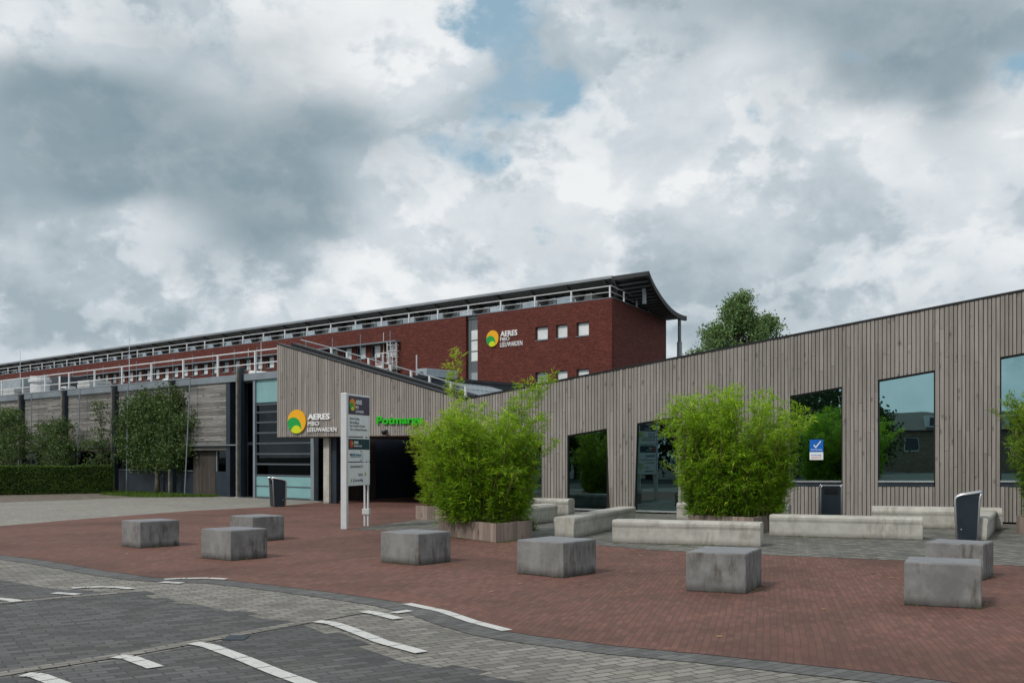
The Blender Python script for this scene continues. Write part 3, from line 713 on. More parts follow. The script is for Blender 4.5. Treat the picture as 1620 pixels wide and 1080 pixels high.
k = text(MB(), 'ROOKVRIJ', a + .1 * wd, c - .1 * wd, zm_ + .12 * H, zm_ + .23 * H, yy - .003, .002, .02); k.build('lettering', mat_paper, st_)
h2 = zm_ - zb_
text(MB(), 'ROOKVRIJE', a + .12 * wd, c - .14 * wd, zb_ + .48 * h2, zb_ + .68 * h2, yy - .003, .002, .02).build('lettering', mat_blue, st_)
text(MB(), 'GENERATIE', a + .12 * wd, c - .14 * wd, zb_ + .2 * h2, zb_ + .4 * h2, yy - .003, .002, .0).build('lettering', mat_signred, st_)

# ------------------------------------------------------------------ workshop wing on the left (planks, columns, glazed door)
LB = Frame(-11.0, 42.4, math.atan2(-.663, .749))
lb = thing('workshop_building', 'low weathered plank building with steel columns and teal glass door', 'building', (-11, 42.4, 0), LB.a)
LX0 = -46.0; LX1 = LB.hit(500, 700)[0]
RZ = 5.08
core = MB(); core.box(LX0, LX1 + .3, 1.3, 16, 0, RZ - .1); core.build('wall', mat_navy, lb)
MB().box(LX0, LX1 + .35, .9, 16.2, RZ - .1, RZ + .02).build('roof', mat_roof, lb)
PX1 = LB.hit(358, 660)[0]; ZB = 2.22
MB().box(LX0, LX1 + .4, -.06, .9, RZ - .24, RZ + .04).build('coping', mat_coping, lb)
colx = [LB.hit(x, 700)[0] for x in (385.5, 278, 186.5, 107, 38.5)]
for q in range(6): colx.append(colx[-1] - (colx[-3] - colx[-2] + colx[-2] - colx[-1]) / 2)
pk = MB(); z = ZB
while z < RZ - .25:
    h = rnd.uniform(.075, .095); x = LX0
    while x < PX1 - .02:
        e = min(x + rnd.uniform(2.2, 4.6), PX1); d = rnd.uniform(-.012, .006)
        pk.box(x, e - .004, d, .05, z, min(z + h, RZ - .242)); x = e
    z += h + .008
pk.build('plank_cladding', mat_plank, lb)
pk = MB()
for z in (1.98, 2.07):
    x = LX0
    while x < PX1 - .02:
        e = min(x + rnd.uniform(2.2, 4.6), PX1); pk.box(x, e - .004, .02 + rnd.uniform(-.008, .004), .06, z, z + .083); x = e
pk.build('lower_plank_band', mat_plank, lb)
MB().box(LX0, PX1, .07, .25, 1.96, RZ - .25).build('backing_wall', mat_gap, lb)
MB().box(LX0, colx[0], -.12, .06, 2.165, 2.21).build('ledge', mat_greysteel, lb)
# lower glazed strip and base panels
DX = LB.hit(333, 740)[0]; DX0 = LB.hit(297, 740)[0]
MB().box(LX0, DX0, .30, .40, .02, 1.05).build('base_panel', mat_navy, lb)
MB().box(LX0, DX0, .24, .42, 1.052, 1.09).build('window_ledge', mat_coping, lb)
nb = 26; bw_ = (DX0 - LX0) / nb
for i in range(nb):
    a, c = LX0 + i * bw_, LX0 + (i + 1) * bw_
    f = MB(); f.box(a, a + .06, .30, .40, 1.092, 1.955); f.box(c - .06, c - .002, .30, .40, 1.092, 1.955); f.box(a + .06, c - .06, .30, .40, 1.89, 1.955)
    wo = f.build('window', mat_navy, lb)
    near = i in (nb - 3, nb - 2)
    MB().box(a + .06, c - .06, .35, .36, 1.092, 1.89).build('pane', mat_blind_dim if i == nb - 3 else mat_darkpane, wo)
MB().box(LX0, DX0, .9, 1.0, 0, 2.0).build('dark_interior', mat_void, lb)
# vertical timber door, then dark panel with window
dd = MB(); x = DX0 + .03
while x < DX - .05: dd.box(x, x + .095, .26, .33, .03, 1.95); x += .105
dd.build('timber_door', mat_passwood, lb)
PW = PX1
MB().box(DX + .02, PW, .26, .4, .02, 1.06).build('base_panel', mat_navy, lb)
f = MB(); f.box(DX + .02, DX + .09, .26, .4, 1.062, 1.95); f.box(PW - .07, PW, .26, .4, 1.062, 1.95); wo = f.build('window', mat_coping, lb)
MB().box(DX + .09, PW - .07, .32, .33, 1.062, 1.95).build('pane', mat_darkpane, wo)
MB().box(DX + .02, PW, .9, 1.0, .02, 2).build('dark_interior', mat_void, lb)
vp = thing('figure_poster', 'pale vase-shaped poster behind the small window left of the tall column', 'poster', (-11, 42.4, 0), LB.a)
vx, vz = LB.hit(347, 742, .45); MB().lathe([(0, -.0), (.13, 0), (.15, .2), (.12, .38), (.07, .5), (.09, .58), (0, .6)], 14, (vx, .6, vz - .1)).build('vase', plain('poster_beige', (.45, .36, .26), .7), vp, smooth=True)
# recessed bay with tall glazing right of the planks
x0, x1 = PX1, LB.hit(398, 700)[0]
MB().box(x0 + .003, x0 + .30, -.02, 1.2, .02, RZ - .26).build('side_panel', mat_navy, lb)
f = MB(); f.box(x0 + .31, x1, .8, .9, 2.2, 2.32); f.box(x0 + .31, x0 + .4, .8, .9, .02, 2.195); f.box(x1 - .1, x1, .8, .9, .02, 2.195); f.box(x0 + .31, x0 + .36, .8, .9, 2.325, RZ - .26); f.box(x1 - .1, x1, .8, .9, 2.325, RZ - .26)
f.box((x0 + x1) / 2 + .1, (x0 + x1) / 2 + .2, .8, .9, .02, 2.195)
en = f.build('entrance_door', mat_navy, lb)
MB().box(x0 + .36, x1 - .1, .84, .85, 2.325, RZ - .26).build('pane', mat_darkpane, en)
MB().box(x0 + .4, x1 - .1, .84, .85, .03, 2.19).build('pane', mat_darkpane, en)
MB().tube([((x0 + x1) / 2 + .15, .74, .95), ((x0 + x1) / 2 + .15, .74, 1.25)], .02, 6).build('handle', mat_silver, en)
# columns
for i, cx_ in enumerate(colx):
    hi = RZ + (.34 if i == 0 else .16)
    MB().bar((cx_ - .06, -.22, .02), (cx_ - .06, -.22, hi), .10, .17).build('column', mat_col, lb)
    MB().box(cx_ - .005, cx_ + .085, -.2, -.005, .02, hi - .05).build('column_shadow', mat_navy, lb)  # navy strip standing in for the dark shadow beside the column
    MB().box(cx_ - .2, cx_ + .14, -.36, -.07, .012, .03).build('base_plate', mat_hvac_l, lb)
# glazed sectional door
gx0, gx1 = LB.hit(404, 700)[0], LB.hit(492, 700)[0]
zz = lambda y, xx=450: LB.hit(xx, y)[1]
gd = MB().box(gx0 - .14, gx1 + .2, .0, .2, RZ - .256, RZ - .246).build('glass_door', mat_coping, lb)
for q0, q1 in ((gx0 - .14, gx0), (gx1, gx1 + .2)): MB().box(q0, q1, -.02, .2, .02, RZ - .26).build('door_post', mat_coping, gd)
zc = [zz(y) for y in (787, 770, 768, 752.5)]
MB().box(gx0, gx1, .05, .1, .08, zc[1] - .01).build('teal_panel', mat_teal, gd)
MB().box(gx0, gx1, .05, .1, zc[1] + .03, zc[3]).build('teal_panel', mat_teal, gd)
ztp = LB.hit(420, 636)[1]
MB().box(gx0, gx1, .05, .1, ztp, RZ - .26).build('teal_panel', mat_teal, gd)
MB().box(gx0, gx1, .08, .085, zc[3], ztp).build('pane', mat_darkpane, gd)
f = MB()
for y in (752, 734, 717.5, 700.5, 683.5, 666.5, 650, 637.5): z = zz(y); f.box(gx0, gx1, .03, .078, z - .032, z + .032)
f.box(gx0, gx1, .03, .12, zc[1] - .008, zc[1] + .028); f.box(gx0, gx1, .0, .12, .02, .078)
f.build('glazing_bar', mat_bar, gd)
MB().box(gx0, gx1, .6, .7, .02, RZ - .26).build('dark_interior', mat_void, lb)
# trellis / pipe frame in front of the planks
fr = thing('pipe_frame', 'thin grey pipe frame standing along the plank building', 'pipe frame', (-11, 42.4, 0), LB.a)
topx = LB.hit(301, 602, -.35)[0]
MB().tube([(LX0, -.35, RZ + .03), (topx, -.35, RZ + .03)], .03, 6).build('rail', mat_coping, fr)
for xt, xb in ((301, 292), (202.5, 200), (126.5, 121.5), (50, 49), (-15, -14)):
    a, c = LB.hit(xt, 610, -.35)[0], LB.hit(xb, 760, -.5)[0]
    MB().tube([(a, -.35, RZ + .03), (c, -.5, .0)], .028, 6).build('leg', mat_coping, fr)
# railing on its roof
rl = thing('roof_railing', 'white two-bar safety railing along the flat roof of the plank building', 'railing', (-11, 42.4, 0), LB.a)
xa, xb = LB.hit(404, 560, 1.0)[0], LB.hit(36.5, 600, 1.0)[0]; stp = (xa - xb) / 8
MB().tube([(LX0, 1, RZ + 1.12), (xa + 3.2, 1, RZ + 1.12)], .03, 6).build('rail', mat_white, rl)
MB().tube([(LX0, 1, RZ + .58), (xa + 3.2, 1, RZ + .58)], .025, 6).build('rail', mat_white, rl)
x = xa + stp
while x > LX0: MB().box(x - .04, x + .04, .965, 1.035, RZ + .02, RZ + 1.14).build('post', mat_white, rl); x -= stp
# concrete pier + passage side wall
p = FA.w(-10.66, .35)
MB().box(-10.76, -10.50, .34, .7, .01, SOF - .03).build('concrete_pier', mat_bench, tb)
MB().box(-10.495, -10.25, .45, .62, .01, SOF - .03).build('pier_post', mat_navy, tb)
q0 = Vector(FA.w(-10.3, .7)); 
def tol(fr, x, y): d = Vector((x, y)) - fr.o; return d.dot(fr.u), d.dot(fr.n)
a = tol(FA, *gp(517, 793.5)); c = tol(FA, *gp(590, 790))
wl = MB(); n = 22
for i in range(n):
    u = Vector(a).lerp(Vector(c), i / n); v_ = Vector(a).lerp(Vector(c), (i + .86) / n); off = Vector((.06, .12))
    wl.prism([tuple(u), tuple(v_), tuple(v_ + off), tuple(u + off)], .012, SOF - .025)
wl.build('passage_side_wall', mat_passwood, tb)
nx, nz = FA.hit(539, 737, a[1] + .0); 
no = thing('notice_board', 'small dark notice plate on the timber wall inside the entrance passage', 'sign', (*gp(539, 792.2), 0), math.atan2(c[1] - a[1], c[0] - a[0]) + FA.a)
zc_ = pz(737, gp(539, 792.2)[1]); MB().box(-.12, .12, -.06, -.03, zc_ - .28, zc_ + .28).build('plate', mat_greysteel, no); MB().box(-.1, .1, -.065, -.061, zc_, zc_ + .26).build('header', mat_petrol, no)

# roof equipment of the plank building
def lpos(x, y, c): s, z = LB.hit(x, y, c); return s, z
def hv(name, label, x0, x1, y0, c, dep, mat, cat='roof unit', zb=None, extra=None):
    a, z1 = LB.hit(x0, y0, c); b_, z1b = LB.hit(x1, y0, c); zt = LB.hit((x0 + x1) / 2, y0, c)[1]
    w_ = b_ - a; o = thing(name, label, cat, (*LB.w(a, c), RZ + .02), LB.a)
    return o, w_, zt - RZ - .02, dep
o, w_, h, d = hv('air_handling_unit', 'blue-grey air handling unit at the far left end of the flat roof', -60, 33, 603, 6, 3, mat_hvac)
MB().box(0, w_, 0, d, .15, h).build('housing', mat_hvac, o, .03); MB().box(.05, w_ - .05, .1, d - .1, 0, .148).build('base', mat_hvac_d, o)
o, w_, h, d = hv('louvre_unit', 'pale stacked louvre cowl beside the blue-grey unit', 3, 22, 614, 4, 1.5, mat_hvac_l)
f = MB()
for i in range(5): f.box(-.05 * (i % 2), w_ + .05 * (i % 2), 0, d, h * i / 5, h * (i + .9) / 5)
f.build('louvre', mat_hvac_l, o)
o, w_, h, d = hv('vent_stack', 'white round vent stack on a grey block on the flat roof', 46, 60.5, 595, 4, 1, mat_white)
f = MB(); f.lathe([(w_ * .44, .5), (w_ * .44, h * .75), (w_ * .52, h * .78), (w_ * .52, h * .88), (w_ * .44, h * .9), (w_ * .44, h), (0, h)], 18, (w_ / 2, .4, 0)); f.build('pipe', mat_white, o, smooth=False)
MB().box(-.3, w_ + .4, -.1, 1.0, 0, .5).build('base', mat_hvac_l, o)
o, w_, h, d = hv('plant_cabinet', 'charcoal plant cabinet right of the white vent stack', 61, 96, 596.5, 6, 2.5, mat_hvac_d)
MB().box(0, w_, 0, d, .05, h).build('housing', mat_hvac_d, o, .02); MB().box(w_ - .25, w_ - .02, -.02, -.001, .05, h).build('white_panel', mat_white, o); MB().box(.1, w_ - .1, .1, d - .1, 0, .048).build('base', mat_black, o)
o, w_, h, d = hv('exhaust_box', 'small white exhaust box on the flat roof edge', 96, 104, 611, 3, .6, mat_white)
MB().box(0, w_, 0, d, .12, h).build('housing', mat_white, o, .02); MB().box(.06, w_ - .06, .06, d - .06, 0, .119).build('base', mat_hvac_l, o)
o, w_, h, d = hv('louvre_unit', 'grey stepped louvre cowl in front of the red wall windows', 122, 142, 601, 3, 1.3, mat_hvac_l)
f = MB()
for i in range(5): f.box(-.06 * (i % 2) + .02 * i, w_ + .06 * (i % 2) - .02 * i, 0, d, h * i / 5, h * (i + .88) / 5)
f.build('louvre', mat_hvac_l, o)
s0, z0 = LB.hit(256, 604, 2.5); s1, z1 = LB.hit(275, 596.5, 2.5)
o = thing('vent_duct', 'white curved duct elbow on the flat roof edge', 'duct', (*LB.w(s0, 2.5), RZ + .02), LB.a)
hh = z1 - RZ - .2; ww = s1 - s0
MB().tube([(0.1, 0, 0), (.1, 0, hh * .55), (.2, 0, hh * .85), (ww * .45, 0, hh), (ww * .8, 0, hh), (ww, 0, hh * .8)], .17, 10).build('pipe', mat_white, o, smooth=True)
MB().box(-.15, .35, -.25, .25, 0, .08).build('flange', mat_hvac_l, o)
o, w_, h, d = hv('roof_light', 'low white rooflight dome left of the curved duct', 231, 250, 602, 2.5, 1.2, mat_white)
h = max(h, .25); MB().hexa([(0, 0, .1), (w_, 0, .1), (w_, d, .1), (0, d, .1)], [(.15, .15, h), (w_ - .15, .15, h), (w_ - .15, d - .15, h), (.15, d - .15, h)]).build('dome', mat_white, o, .05); MB().box(.02, w_ - .02, .02, d - .02, 0, .099).build('curb', mat_hvac_l, o)
o, w_, h, d = hv('roof_light', 'white sloping rooflight beside the tall column', 391, 425, 589, 2.2, 1.2, mat_white)
h = max(h, .3); MB().hexa([(0, 0, .06), (w_, 0, .06), (w_, d, .06), (0, d, .06)], [(.02, .1, h + .15), (w_ - .3, .1, .12), (w_ - .3, d - .1, .12), (.02, d - .1, h + .15)]).build('dome', mat_white, o, .02); MB().box(.05, w_ - .05, .05, d - .05, 0, .058).build('curb', mat_hvac_l, o)
for lab, x0, x1, yt, c, dep in (('large pale blue-grey rooftop air conditioner in front of the red wall', 618, 675, 584.5, 11, 2.2), ('small blue-grey rooftop fan unit beside the large air conditioner', 676, 691, 599, 11.2, 1.2)):
    o, w_, h, d = hv('air_conditioner', lab, x0, x1, yt, c, dep, mat_hvac, 'air conditioner')
    sp = w_ * .7 if w_ > 1 else 0.0
    if sp: MB().box(0, sp - .01, .1, d, .1, h * .72).build('duct_section', mat_hvac_l, o, .02)
    MB().box(sp, w_, 0, d, .1, h).build('housing', mat_hvac, o, .02)
    MB().box(.05, w_ - .05, .15, d - .1, 0, .099).build('base', mat_hvac_d, o)
    disc(MB(), (sp + w_) / 2, h * .6, min(.26, (w_ - sp) * .36), -.02, -.001, n=20).build('fan_grille', mat_hvac_d, o)
    if sp: MB().tube([(sp - .25, .3, h * .7), (sp - .25, .3, h + .75)], .035, 6).build('flue_pipe', mat_silver, o)
for lab, x, yt, yb, c in (('thin lightning rod rising from the flat roof at far left', 32, 555, 625, 5), ('thin lightning rod rising from the middle of the flat roof', 204.5, 532, 610, 5), ('thin lightning rod rising just left of the timber wing', 413, 541, 596, 4)):
    s, zt = LB.hit(x, yt, c); o = thing('lightning_rod', lab, 'lightning rod', (*LB.w(s, c), RZ + .02), LB.a, 'lightning rods on the flat roof')
    MB().tube([(0, 0, 0), (0, 0, (zt - RZ) * .6), (0, 0, zt - RZ)], [.025, .022, .012], 5).build('rod', mat_silver, o); MB().lathe([(.16, 0), (.16, .08), (.05, .12), (0, .12)], 10).build('foot', mat_hvac_l, o)

# ------------------------------------------------------------------ long red brick school behind
RA = math.atan2(-.663, .749)
RB = Frame(7.9, 81.0, RA)
rb = thing('brick_school', 'long dark red brick school block with curved overhanging roof', 'building', (7.9, 81, 0), RA)
WT = RB.hit(966, 471)[1]; XL = -178.0
ex = lambda w: -.28 / .96 * w       # skewed gable end
R_ = lambda x, y=520: RB.hit(x, y)[0]
holes = []; hw = []
zt, zb = RB.hit(912, 510.5)[1], RB.hit(912, 532)[1]
z2t, z2b = RB.hit(912, 584)[1], RB.hit(912, 606.5)[1]
for (a, c) in ((847, 866.5), (879.5, 897.5), (912, 931.5)):
    for (p, q) in ((zb, zt), (z2b, z2t)):
        h = (R_(a), R_(c), p, q); holes.append(h); hw.append((h, 'blind'))
xs1, xs0 = R_(755.5), R_(737)
x616 = R_(616.5, 550); sp = (x616 - R_(426.5, 575)) / 9
zr1 = RB.hit(616, 543.5)[1]; zr0 = zr1 - 1.22
for i in range(42):
    xc = x616 - sp * i + .1
    h = (xc - .70, xc + .70, zr0, zr1); holes.append(h); hw.append((h, 'row'))
for i in range(3):
    xc = xs0 - 4.5 - i * sp * 1.2; h = (xc - .62, xc + .62, z2b, z2t); holes.append(h); hw.append((h, 'row'))
wl = MB(); wall_holes(wl, xs1, 0, 0, WT, 0, .3, holes); wall_holes(wl, XL, xs0, 0, WT, 0, .3, holes)
wl.prism([(0.001, 0), (ex(14.2), 14.2), (ex(14.2) - .3, 14.2), (-.3, .3), (0.0, .3)][:1] + [(ex(14.2), 14.2), (ex(14.2) - .3, 14.2), (-.3, .301), (-.001, .301)], 0, WT)
wl.build('wall', brick_red, rb)
MB().box(XL, ex(14.2) - .31, 13.9, 14.2, 0, WT).build('rear_wall', brick_red, rb)
MB().prism([(XL, .31), (-.31, .31), (ex(13.8) - .31, 13.8), (XL, 13.8)], WT - .25, WT - .1).build('terrace', mat_hvac_l, rb)
MB().prism([(XL, -.02), (.02, -.02), (.02, .32), (XL, .32)], WT + .002, WT + .06).build('coping', mat_coping, rb)
MB().prism([(.02, .325), (ex(14.2) + .02, 14.2), (ex(14.2) - .32, 14.2), (-.32, .325)], WT + .002, WT + .06).build('coping', mat_coping, rb)
for h, kd in hw:
    a, c, p, q = h; f = MB(); th = .07; yo = .09 if kd == 'row' else 0
    f.box(a, a + th, .2 - yo, .29 - yo, p, q); f.box(c - th, c, .2 - yo, .29 - yo, p, q); f.box(a + th, c - th, .2 - yo, .29 - yo, q - th, q); f.box(a + th, c - th, .2 - yo, .29 - yo, p, p + th)
    wo = f.build('window', mat_greysteel if kd == 'row' else mat_stairgrey, rb)
    if kd == 'row': f = MB(); f.box(a * .64 + c * .36 - .05, a * .64 + c * .36, .12, .19, p + th, q - th); f.build('mullion', mat_white, wo)
    mt = mat_blind if rnd.random() < .8 else mat_blind_dim
    if kd == 'row': MB().box(a + th, a * .64 + c * .36 - .05, .15, .17, p + th, q - th).build('pane', mat_void, wo); MB().box(a * .64 + c * .36, c - th, .15, .17, p + th, q - th).build('pane', mt, wo)  # black left part stands in for the shaded window reveal
    else: MB().box(a + th, c - th, .24, .26, p + th, q - th).build('pane', mt, wo)
    MB().box(a - .03, c + .03, -.05, .2, p - .06, p - .002).build('sill', mat_coping, wo)
# dark grey glazed stair strip
zs = [RB.hit(746, y)[1] for y in (498, 521, 538, 555.5, 572, 588, 604, 618)]
f = MB(); f.box(xs0 + .002, xs0 + .35, .32, .4, 0, WT); f.box(xs0 + .35, xs1 - .002, .34, .42, 0, WT); sg_ = f.build('stair_strip', mat_stairgrey, rb)
for i, (p, q, m_) in enumerate(((zs[2], zs[1], mat_blind), (zs[3], zs[2], mat_blind), (zs[4], zs[3], mat_blind), (zs[6], zs[5], mat_hvac), (zs[7], zs[6], mat_hvac))):
    MB().box(xs0 + .4, xs1 - .05, .30, .338, p + .06, q - .06).build('pane', m_, sg_)
# ledge with hanging rods above the window row
xl1 = R_(634, 540); zl_ = RB.hit(632, 539)[1]
MB().box(x616 - sp * 42, xl1, -.7, -.001, zl_ - .12, zl_).build('ledge', mat_coping, rb)
for i in range(21):
    xx = x616 - sp * (2 * i) + .85
    MB().box(xx - .04, xx + .04, -.72, -.64, zl_ - 4.2, zl_ + .95).build('ledge_rod', mat_greysteel, rb)
for x in (608, 394):
    xx = R_(x, 560); MB().tube([(xx, -.08, 1), (xx, -.08, WT - .6)], .05, 6).build('downpipe', mat_hvac_l, rb)
# roof
prof = [(0, RB.hit(1025, 430, 2.0)[1])]
AXY = Vector((RB.hit(1025, 430, 2.0)[0], 2.0)); Bq = Vector((-5.8, 14.9))
prof = [(q, z) for q, z in ((0, prof[0][1]), (.06, 15.93), (.132, 15.6), (.22, 15.3), (.317, 15.02), (.44, 14.78), (.568, 14.62), (.69, 14.58), (.803, 14.63), (.9, 14.72), (1, 14.86))]
xs_end = RB.hit(969, 437, 2.0)[0]
prof2 = [(0, prof[0][1]), (.18, prof[0][1] - .42), (.26, prof[0][1] - .75), (.36, 15.2), (.5, 14.85), (.69, 14.62), (.803, 14.63), (1, 14.86)]
def rpt(x, q, dz=0):
    pf = prof2 if x < xs_end + .01 else prof
    z = next((lerp(pf[i][1], pf[i + 1][1], (q - pf[i][0]) / (pf[i + 1][0] - pf[i][0])) for i in range(len(pf) - 1) if q <= pf[i + 1][0] + 1e-9), pf[-1][1])
    return (x + Bq.x * q, 2.0 + Bq.y * q, z + dz)
def strip(mb, x0, x1, q0, q1, th, n=8):
    for i in range(n):
        a, c = lerp(q0, q1, i / n), lerp(q0, q1, (i + 1) / n)
        mb.hexa([rpt(x0, a, -th), rpt(x1, a, -th), rpt(x1, c, -th), rpt(x0, c, -th)], [rpt(x0, a), rpt(x1, a), rpt(x1, c), rpt(x0, c)])
XE0 = AXY.x
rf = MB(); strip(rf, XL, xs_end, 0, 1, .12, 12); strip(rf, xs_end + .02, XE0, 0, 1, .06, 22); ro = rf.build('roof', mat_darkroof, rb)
f = MB(); f.box(XL, xs_end + .05, 1.86, 1.99, prof[0][1] - .12, prof[0][1] + .09); f.build('fascia', mat_fascia, ro)
for i in range(42):      # rafters
    xx = RB.hit(955.5, 445, 2.0)[0] - 4.0 * i
    f = MB(); strip(f, xx - .09, xx + .09, 0, .17, .30, 4); f.hexa([(xx - .1, 3.6, WT + .75), (xx + .1, 3.6, WT + .75), (xx + .1, 4.2, WT + .75), (xx - .1, 4.2, WT + .75)], [(xx - .42, 3.5, WT + 1.38), (xx + .42, 3.5, WT + 1.38), (xx + .42, 4.2, WT + 1.38), (xx - .42, 4.2, WT + 1.38)])
    f.build('rafter', mat_darkroof, ro)
f = MB(); XE = AXY.x
for i in range(20):      # slatted soffit of the end bay
    q = .012 + i * .049; a = rpt(xs_end + .02, q); c = rpt(XE - .1, q); f.bar(Vector(a) - Vector((0, 0, .17)), Vector(c) - Vector((0, 0, .17)), .40, .10)
f.build('slat_canopy', mat_slat, ro)
f = MB(); strip(f, XE - .12, XE + .14, 0, 1, .42, 20); f.build('end_beam', mat_darkroof, ro)
f = MB(); strip(f, xs_end, xs_end + .25, 0, 1, .45, 20); f.build('end_beam', mat_darkroof, ro)
f = MB(); f.box(xs_end, XE + .14, 1.90, 2.02, prof[0][1] - .30, prof[0][1] + .04); f.build('fascia', mat_darkroof, ro)
a = rpt(XE - .9, .13); MB().tube([(a[0], a[1], WT - .1), (a[0], a[1], a[2] - .2)], .17, 10).build('column', mat_hvac, rb)
a = rpt(XE, .84)
sx, _ = RB.hit(1075, 540, a[1]); MB().tube([(sx, a[1], 0), (sx, a[1], 12.2)], .24, 10).build('column', mat_hvac, rb); MB().tube([(sx, a[1], 12.2), (sx, a[1], a[2] - .1)], .16, 10).build('column_head', mat_greysteel, rb)
# attic glazing
MB().box(XL, -5.2, 4.25, 4.3, WT - .1, WT + 1.42).build('attic_glazing', mat_attic, rb)
f = MB(); x = -5.2; 
while x > XL: f.box(x - .09, x + .09, 4.16, 4.24, WT - .1, WT + 1.42); x -= 2.0
f.box(XL, -5.1, 4.16, 4.24, WT - .25, WT + .75); f.build('attic_mullion', mat_mullion, rb)
MB().box(-6.6, -5.1, 4.24, 7.5, WT - .1, WT + 1.3).build('attic_end', mat_hvac_l, rb)
# terrace railing
ra = thing('terrace_railing', 'white post and rail balustrade along the brick school parapet', 'railing', (7.9, 81, 0), RA)
f1 = MB(); 
for dz, r in ((.98, .04), (.5, .025)): f1.tube([(XL, .16, WT + dz), (-.16, .16, WT + dz), (ex(9.6) - .16, 9.6, WT + dz)], r, 6)
f1.build('rail', mat_white, ra)
pst = []; x = -.3
while x > XL: pst.append((x, .16)); x -= 3.9
pst += [(-.16 + ex(w), w) for w in (3.2, 6.4, 9.5)]
for (x, y) in pst[:95]: MB().box(x - .06, x + .06, y - .05, y + .05, WT + .06, WT + 1.0).build('post', mat_white, ra)
# sign on the brick
bs = thing('wall_sign', 'round orange and green emblem with white lettering on the red brick wall', 'sign', (7.9, 81, 0), RA)
c0, c1 = R_(769, 536), R_(791, 536); cz = RB.hit(780, 535.5)[1]
emblem(bs, (c0 + c1) / 2, cz, (RB.hit(780, 522.6)[1] - RB.hit(780, 548.4)[1]) / 2, -.01, .08, st=.012)
lt = MB()
for body, xa, xb, ya, yb, bold in (('AERES', 792.3, 819, 531.5, 523.2, .02), ('MBO', 792, 806.5, 539, 534, 0), ('LEEUWARDEN', 792, 827, 547.5, 540.8, 0)):
    xm = (xa + xb) / 2; text(lt, body, R_(xa, ya), R_(xb, ya), RB.hit(xm, ya)[1], RB.hit(xm, yb - .6)[1], -.01, .06, bold)
lt.build('lettering', mat_letter, bs)
# caged ladder
lx0, lx1 = R_(624, 560), R_(636, 560); zt_ = RB.hit(630, 541)[1]; zb2 = RB.hit(630, 584)[1]
ld = thing('caged_ladder', 'white caged access ladder with landing on the red brick wall', 'ladder', (7.9, 81, 0), RA)
f = MB(); f.bar((lx0, -.25, zb2 - 3), (lx0, -.25, zt_), .09); f.bar((lx0 + .6, -.25, zb2 - 3), (lx0 + .6, -.25, zt_), .09); f.build('stringer', mat_white, ld)
f = MB(); z = zb2 - 2.8
while z < zt_: f.bar((lx0, -.25, z), (lx0 + .6, -.25, z), .045); z += .33
f.build('rung', mat_white, ld)
f = MB(); z = zb2 + .6
while z < zt_ + .1:
    f.tube([(lx0 + .3 + .62 * math.cos(a_), -.3 - .75 * math.sin(a_), z) for a_ in [math.pi * j / 8 for j in range(9)]], .03, 5); z += .55
for j in (1, 3, 5, 7): a_ = math.pi * j / 8; x, y = lx0 + .3 + .62 * math.cos(a_), -.3 - .75 * math.sin(a_); f.bar((x, y, zb2 + .6), (x, y, zt_), .05)
f.build('cage', mat_white, ld)
a, c = R_(613.5, 575), R_(634, 575); z0 = zb2; z1 = RB.hit(622, 560.5)[1]
f = MB(); f.box(a, c, -1.5, -.05, z0 - .08, z0); f.build('landing', mat_hvac_l, ld)
f = MB()
for x in (a, (a + c) / 2, c): f.bar((x, -1.48, z0), (x, -1.48, z1), .08)
for z in (z0 + .5, z1): f.bar((a, -1.48, z), (c, -1.48, z), .07)
f.box(a, (a + c) / 2, -1.5, -1.46, z0, z0 + .35); f.build('guard_rail', mat_white, ld)

# ------------------------------------------------------------------ concrete cubes
cube_specs = [('concrete seating cube standing at the far left end of the plaza', (221.7, 867.7), (192.3, 864), (284.4, 863.5)),
              ('small concrete cube half hidden behind the stained cube on the left', (399.7, 857.5), (362, 853.5), (446, 853.3)),
              ('stained concrete cube in front of the half hidden one on the left', (365, 887.6), (318, 883), (425.5, 882.5)),
              ('concrete cube in front of the wooden planter, darkly streaked right face', (662, 895), (602, 889.5), (711.5, 888.5)),
              ('concrete cube between the wooden planter and the low angled bench', (891, 915), (817, 907.5), (935.5, 905.6)),
              ('large stained concrete cube in front of the long pale bench', (1180, 940), (1085, 935), (1210.5, 926)),
              ('nearest stained concrete cube at the right edge of the plaza', (1553, 964), (1430, 957.5), (1556, 952)),
              ('plain concrete cube half hidden behind the nearest one on the right', (1555.6, 919), (1463.5, 913), (1566.5, 913.5))]
for lab, fp, lp, rp in cube_specs:
    f_, l_, r_ = Vector(gp(*fp)), Vector(gp(*lp)), Vector(gp(*rp))
    u = (l_ - f_); LU = u.length; u.normalize(); 
    vv = r_ - f_; LV = vv.length; n = Vector((-u.y, u.x));  n = n if n.dot(vv) > 0 else -n
    n = (n * .55 + vv.normalized() * .45).normalized()
    LU = min(max(LU, .72), .86); LV = min(max(LV, .72), .95)
    pts = [f_, f_ + u * LU, f_ + u * LU + n * LV, f_ + n * LV]; cen = sum(pts, Vector((0, 0))) / 4
    o = thing('concrete_cube', lab, 'concrete cube', (cen.x, cen.y, .008), 0, 'concrete seating cubes on the plaza')
    h = .488
    MB().prism([tuple(p - cen) for p in pts], 0, h).build('block', mat_cube, o, .012)
    ins = [tuple((p - cen) * .955) for p in pts]
    MB().prism(ins, h + .0005, h + .004).build('smooth_top', mat_cube_top, o)

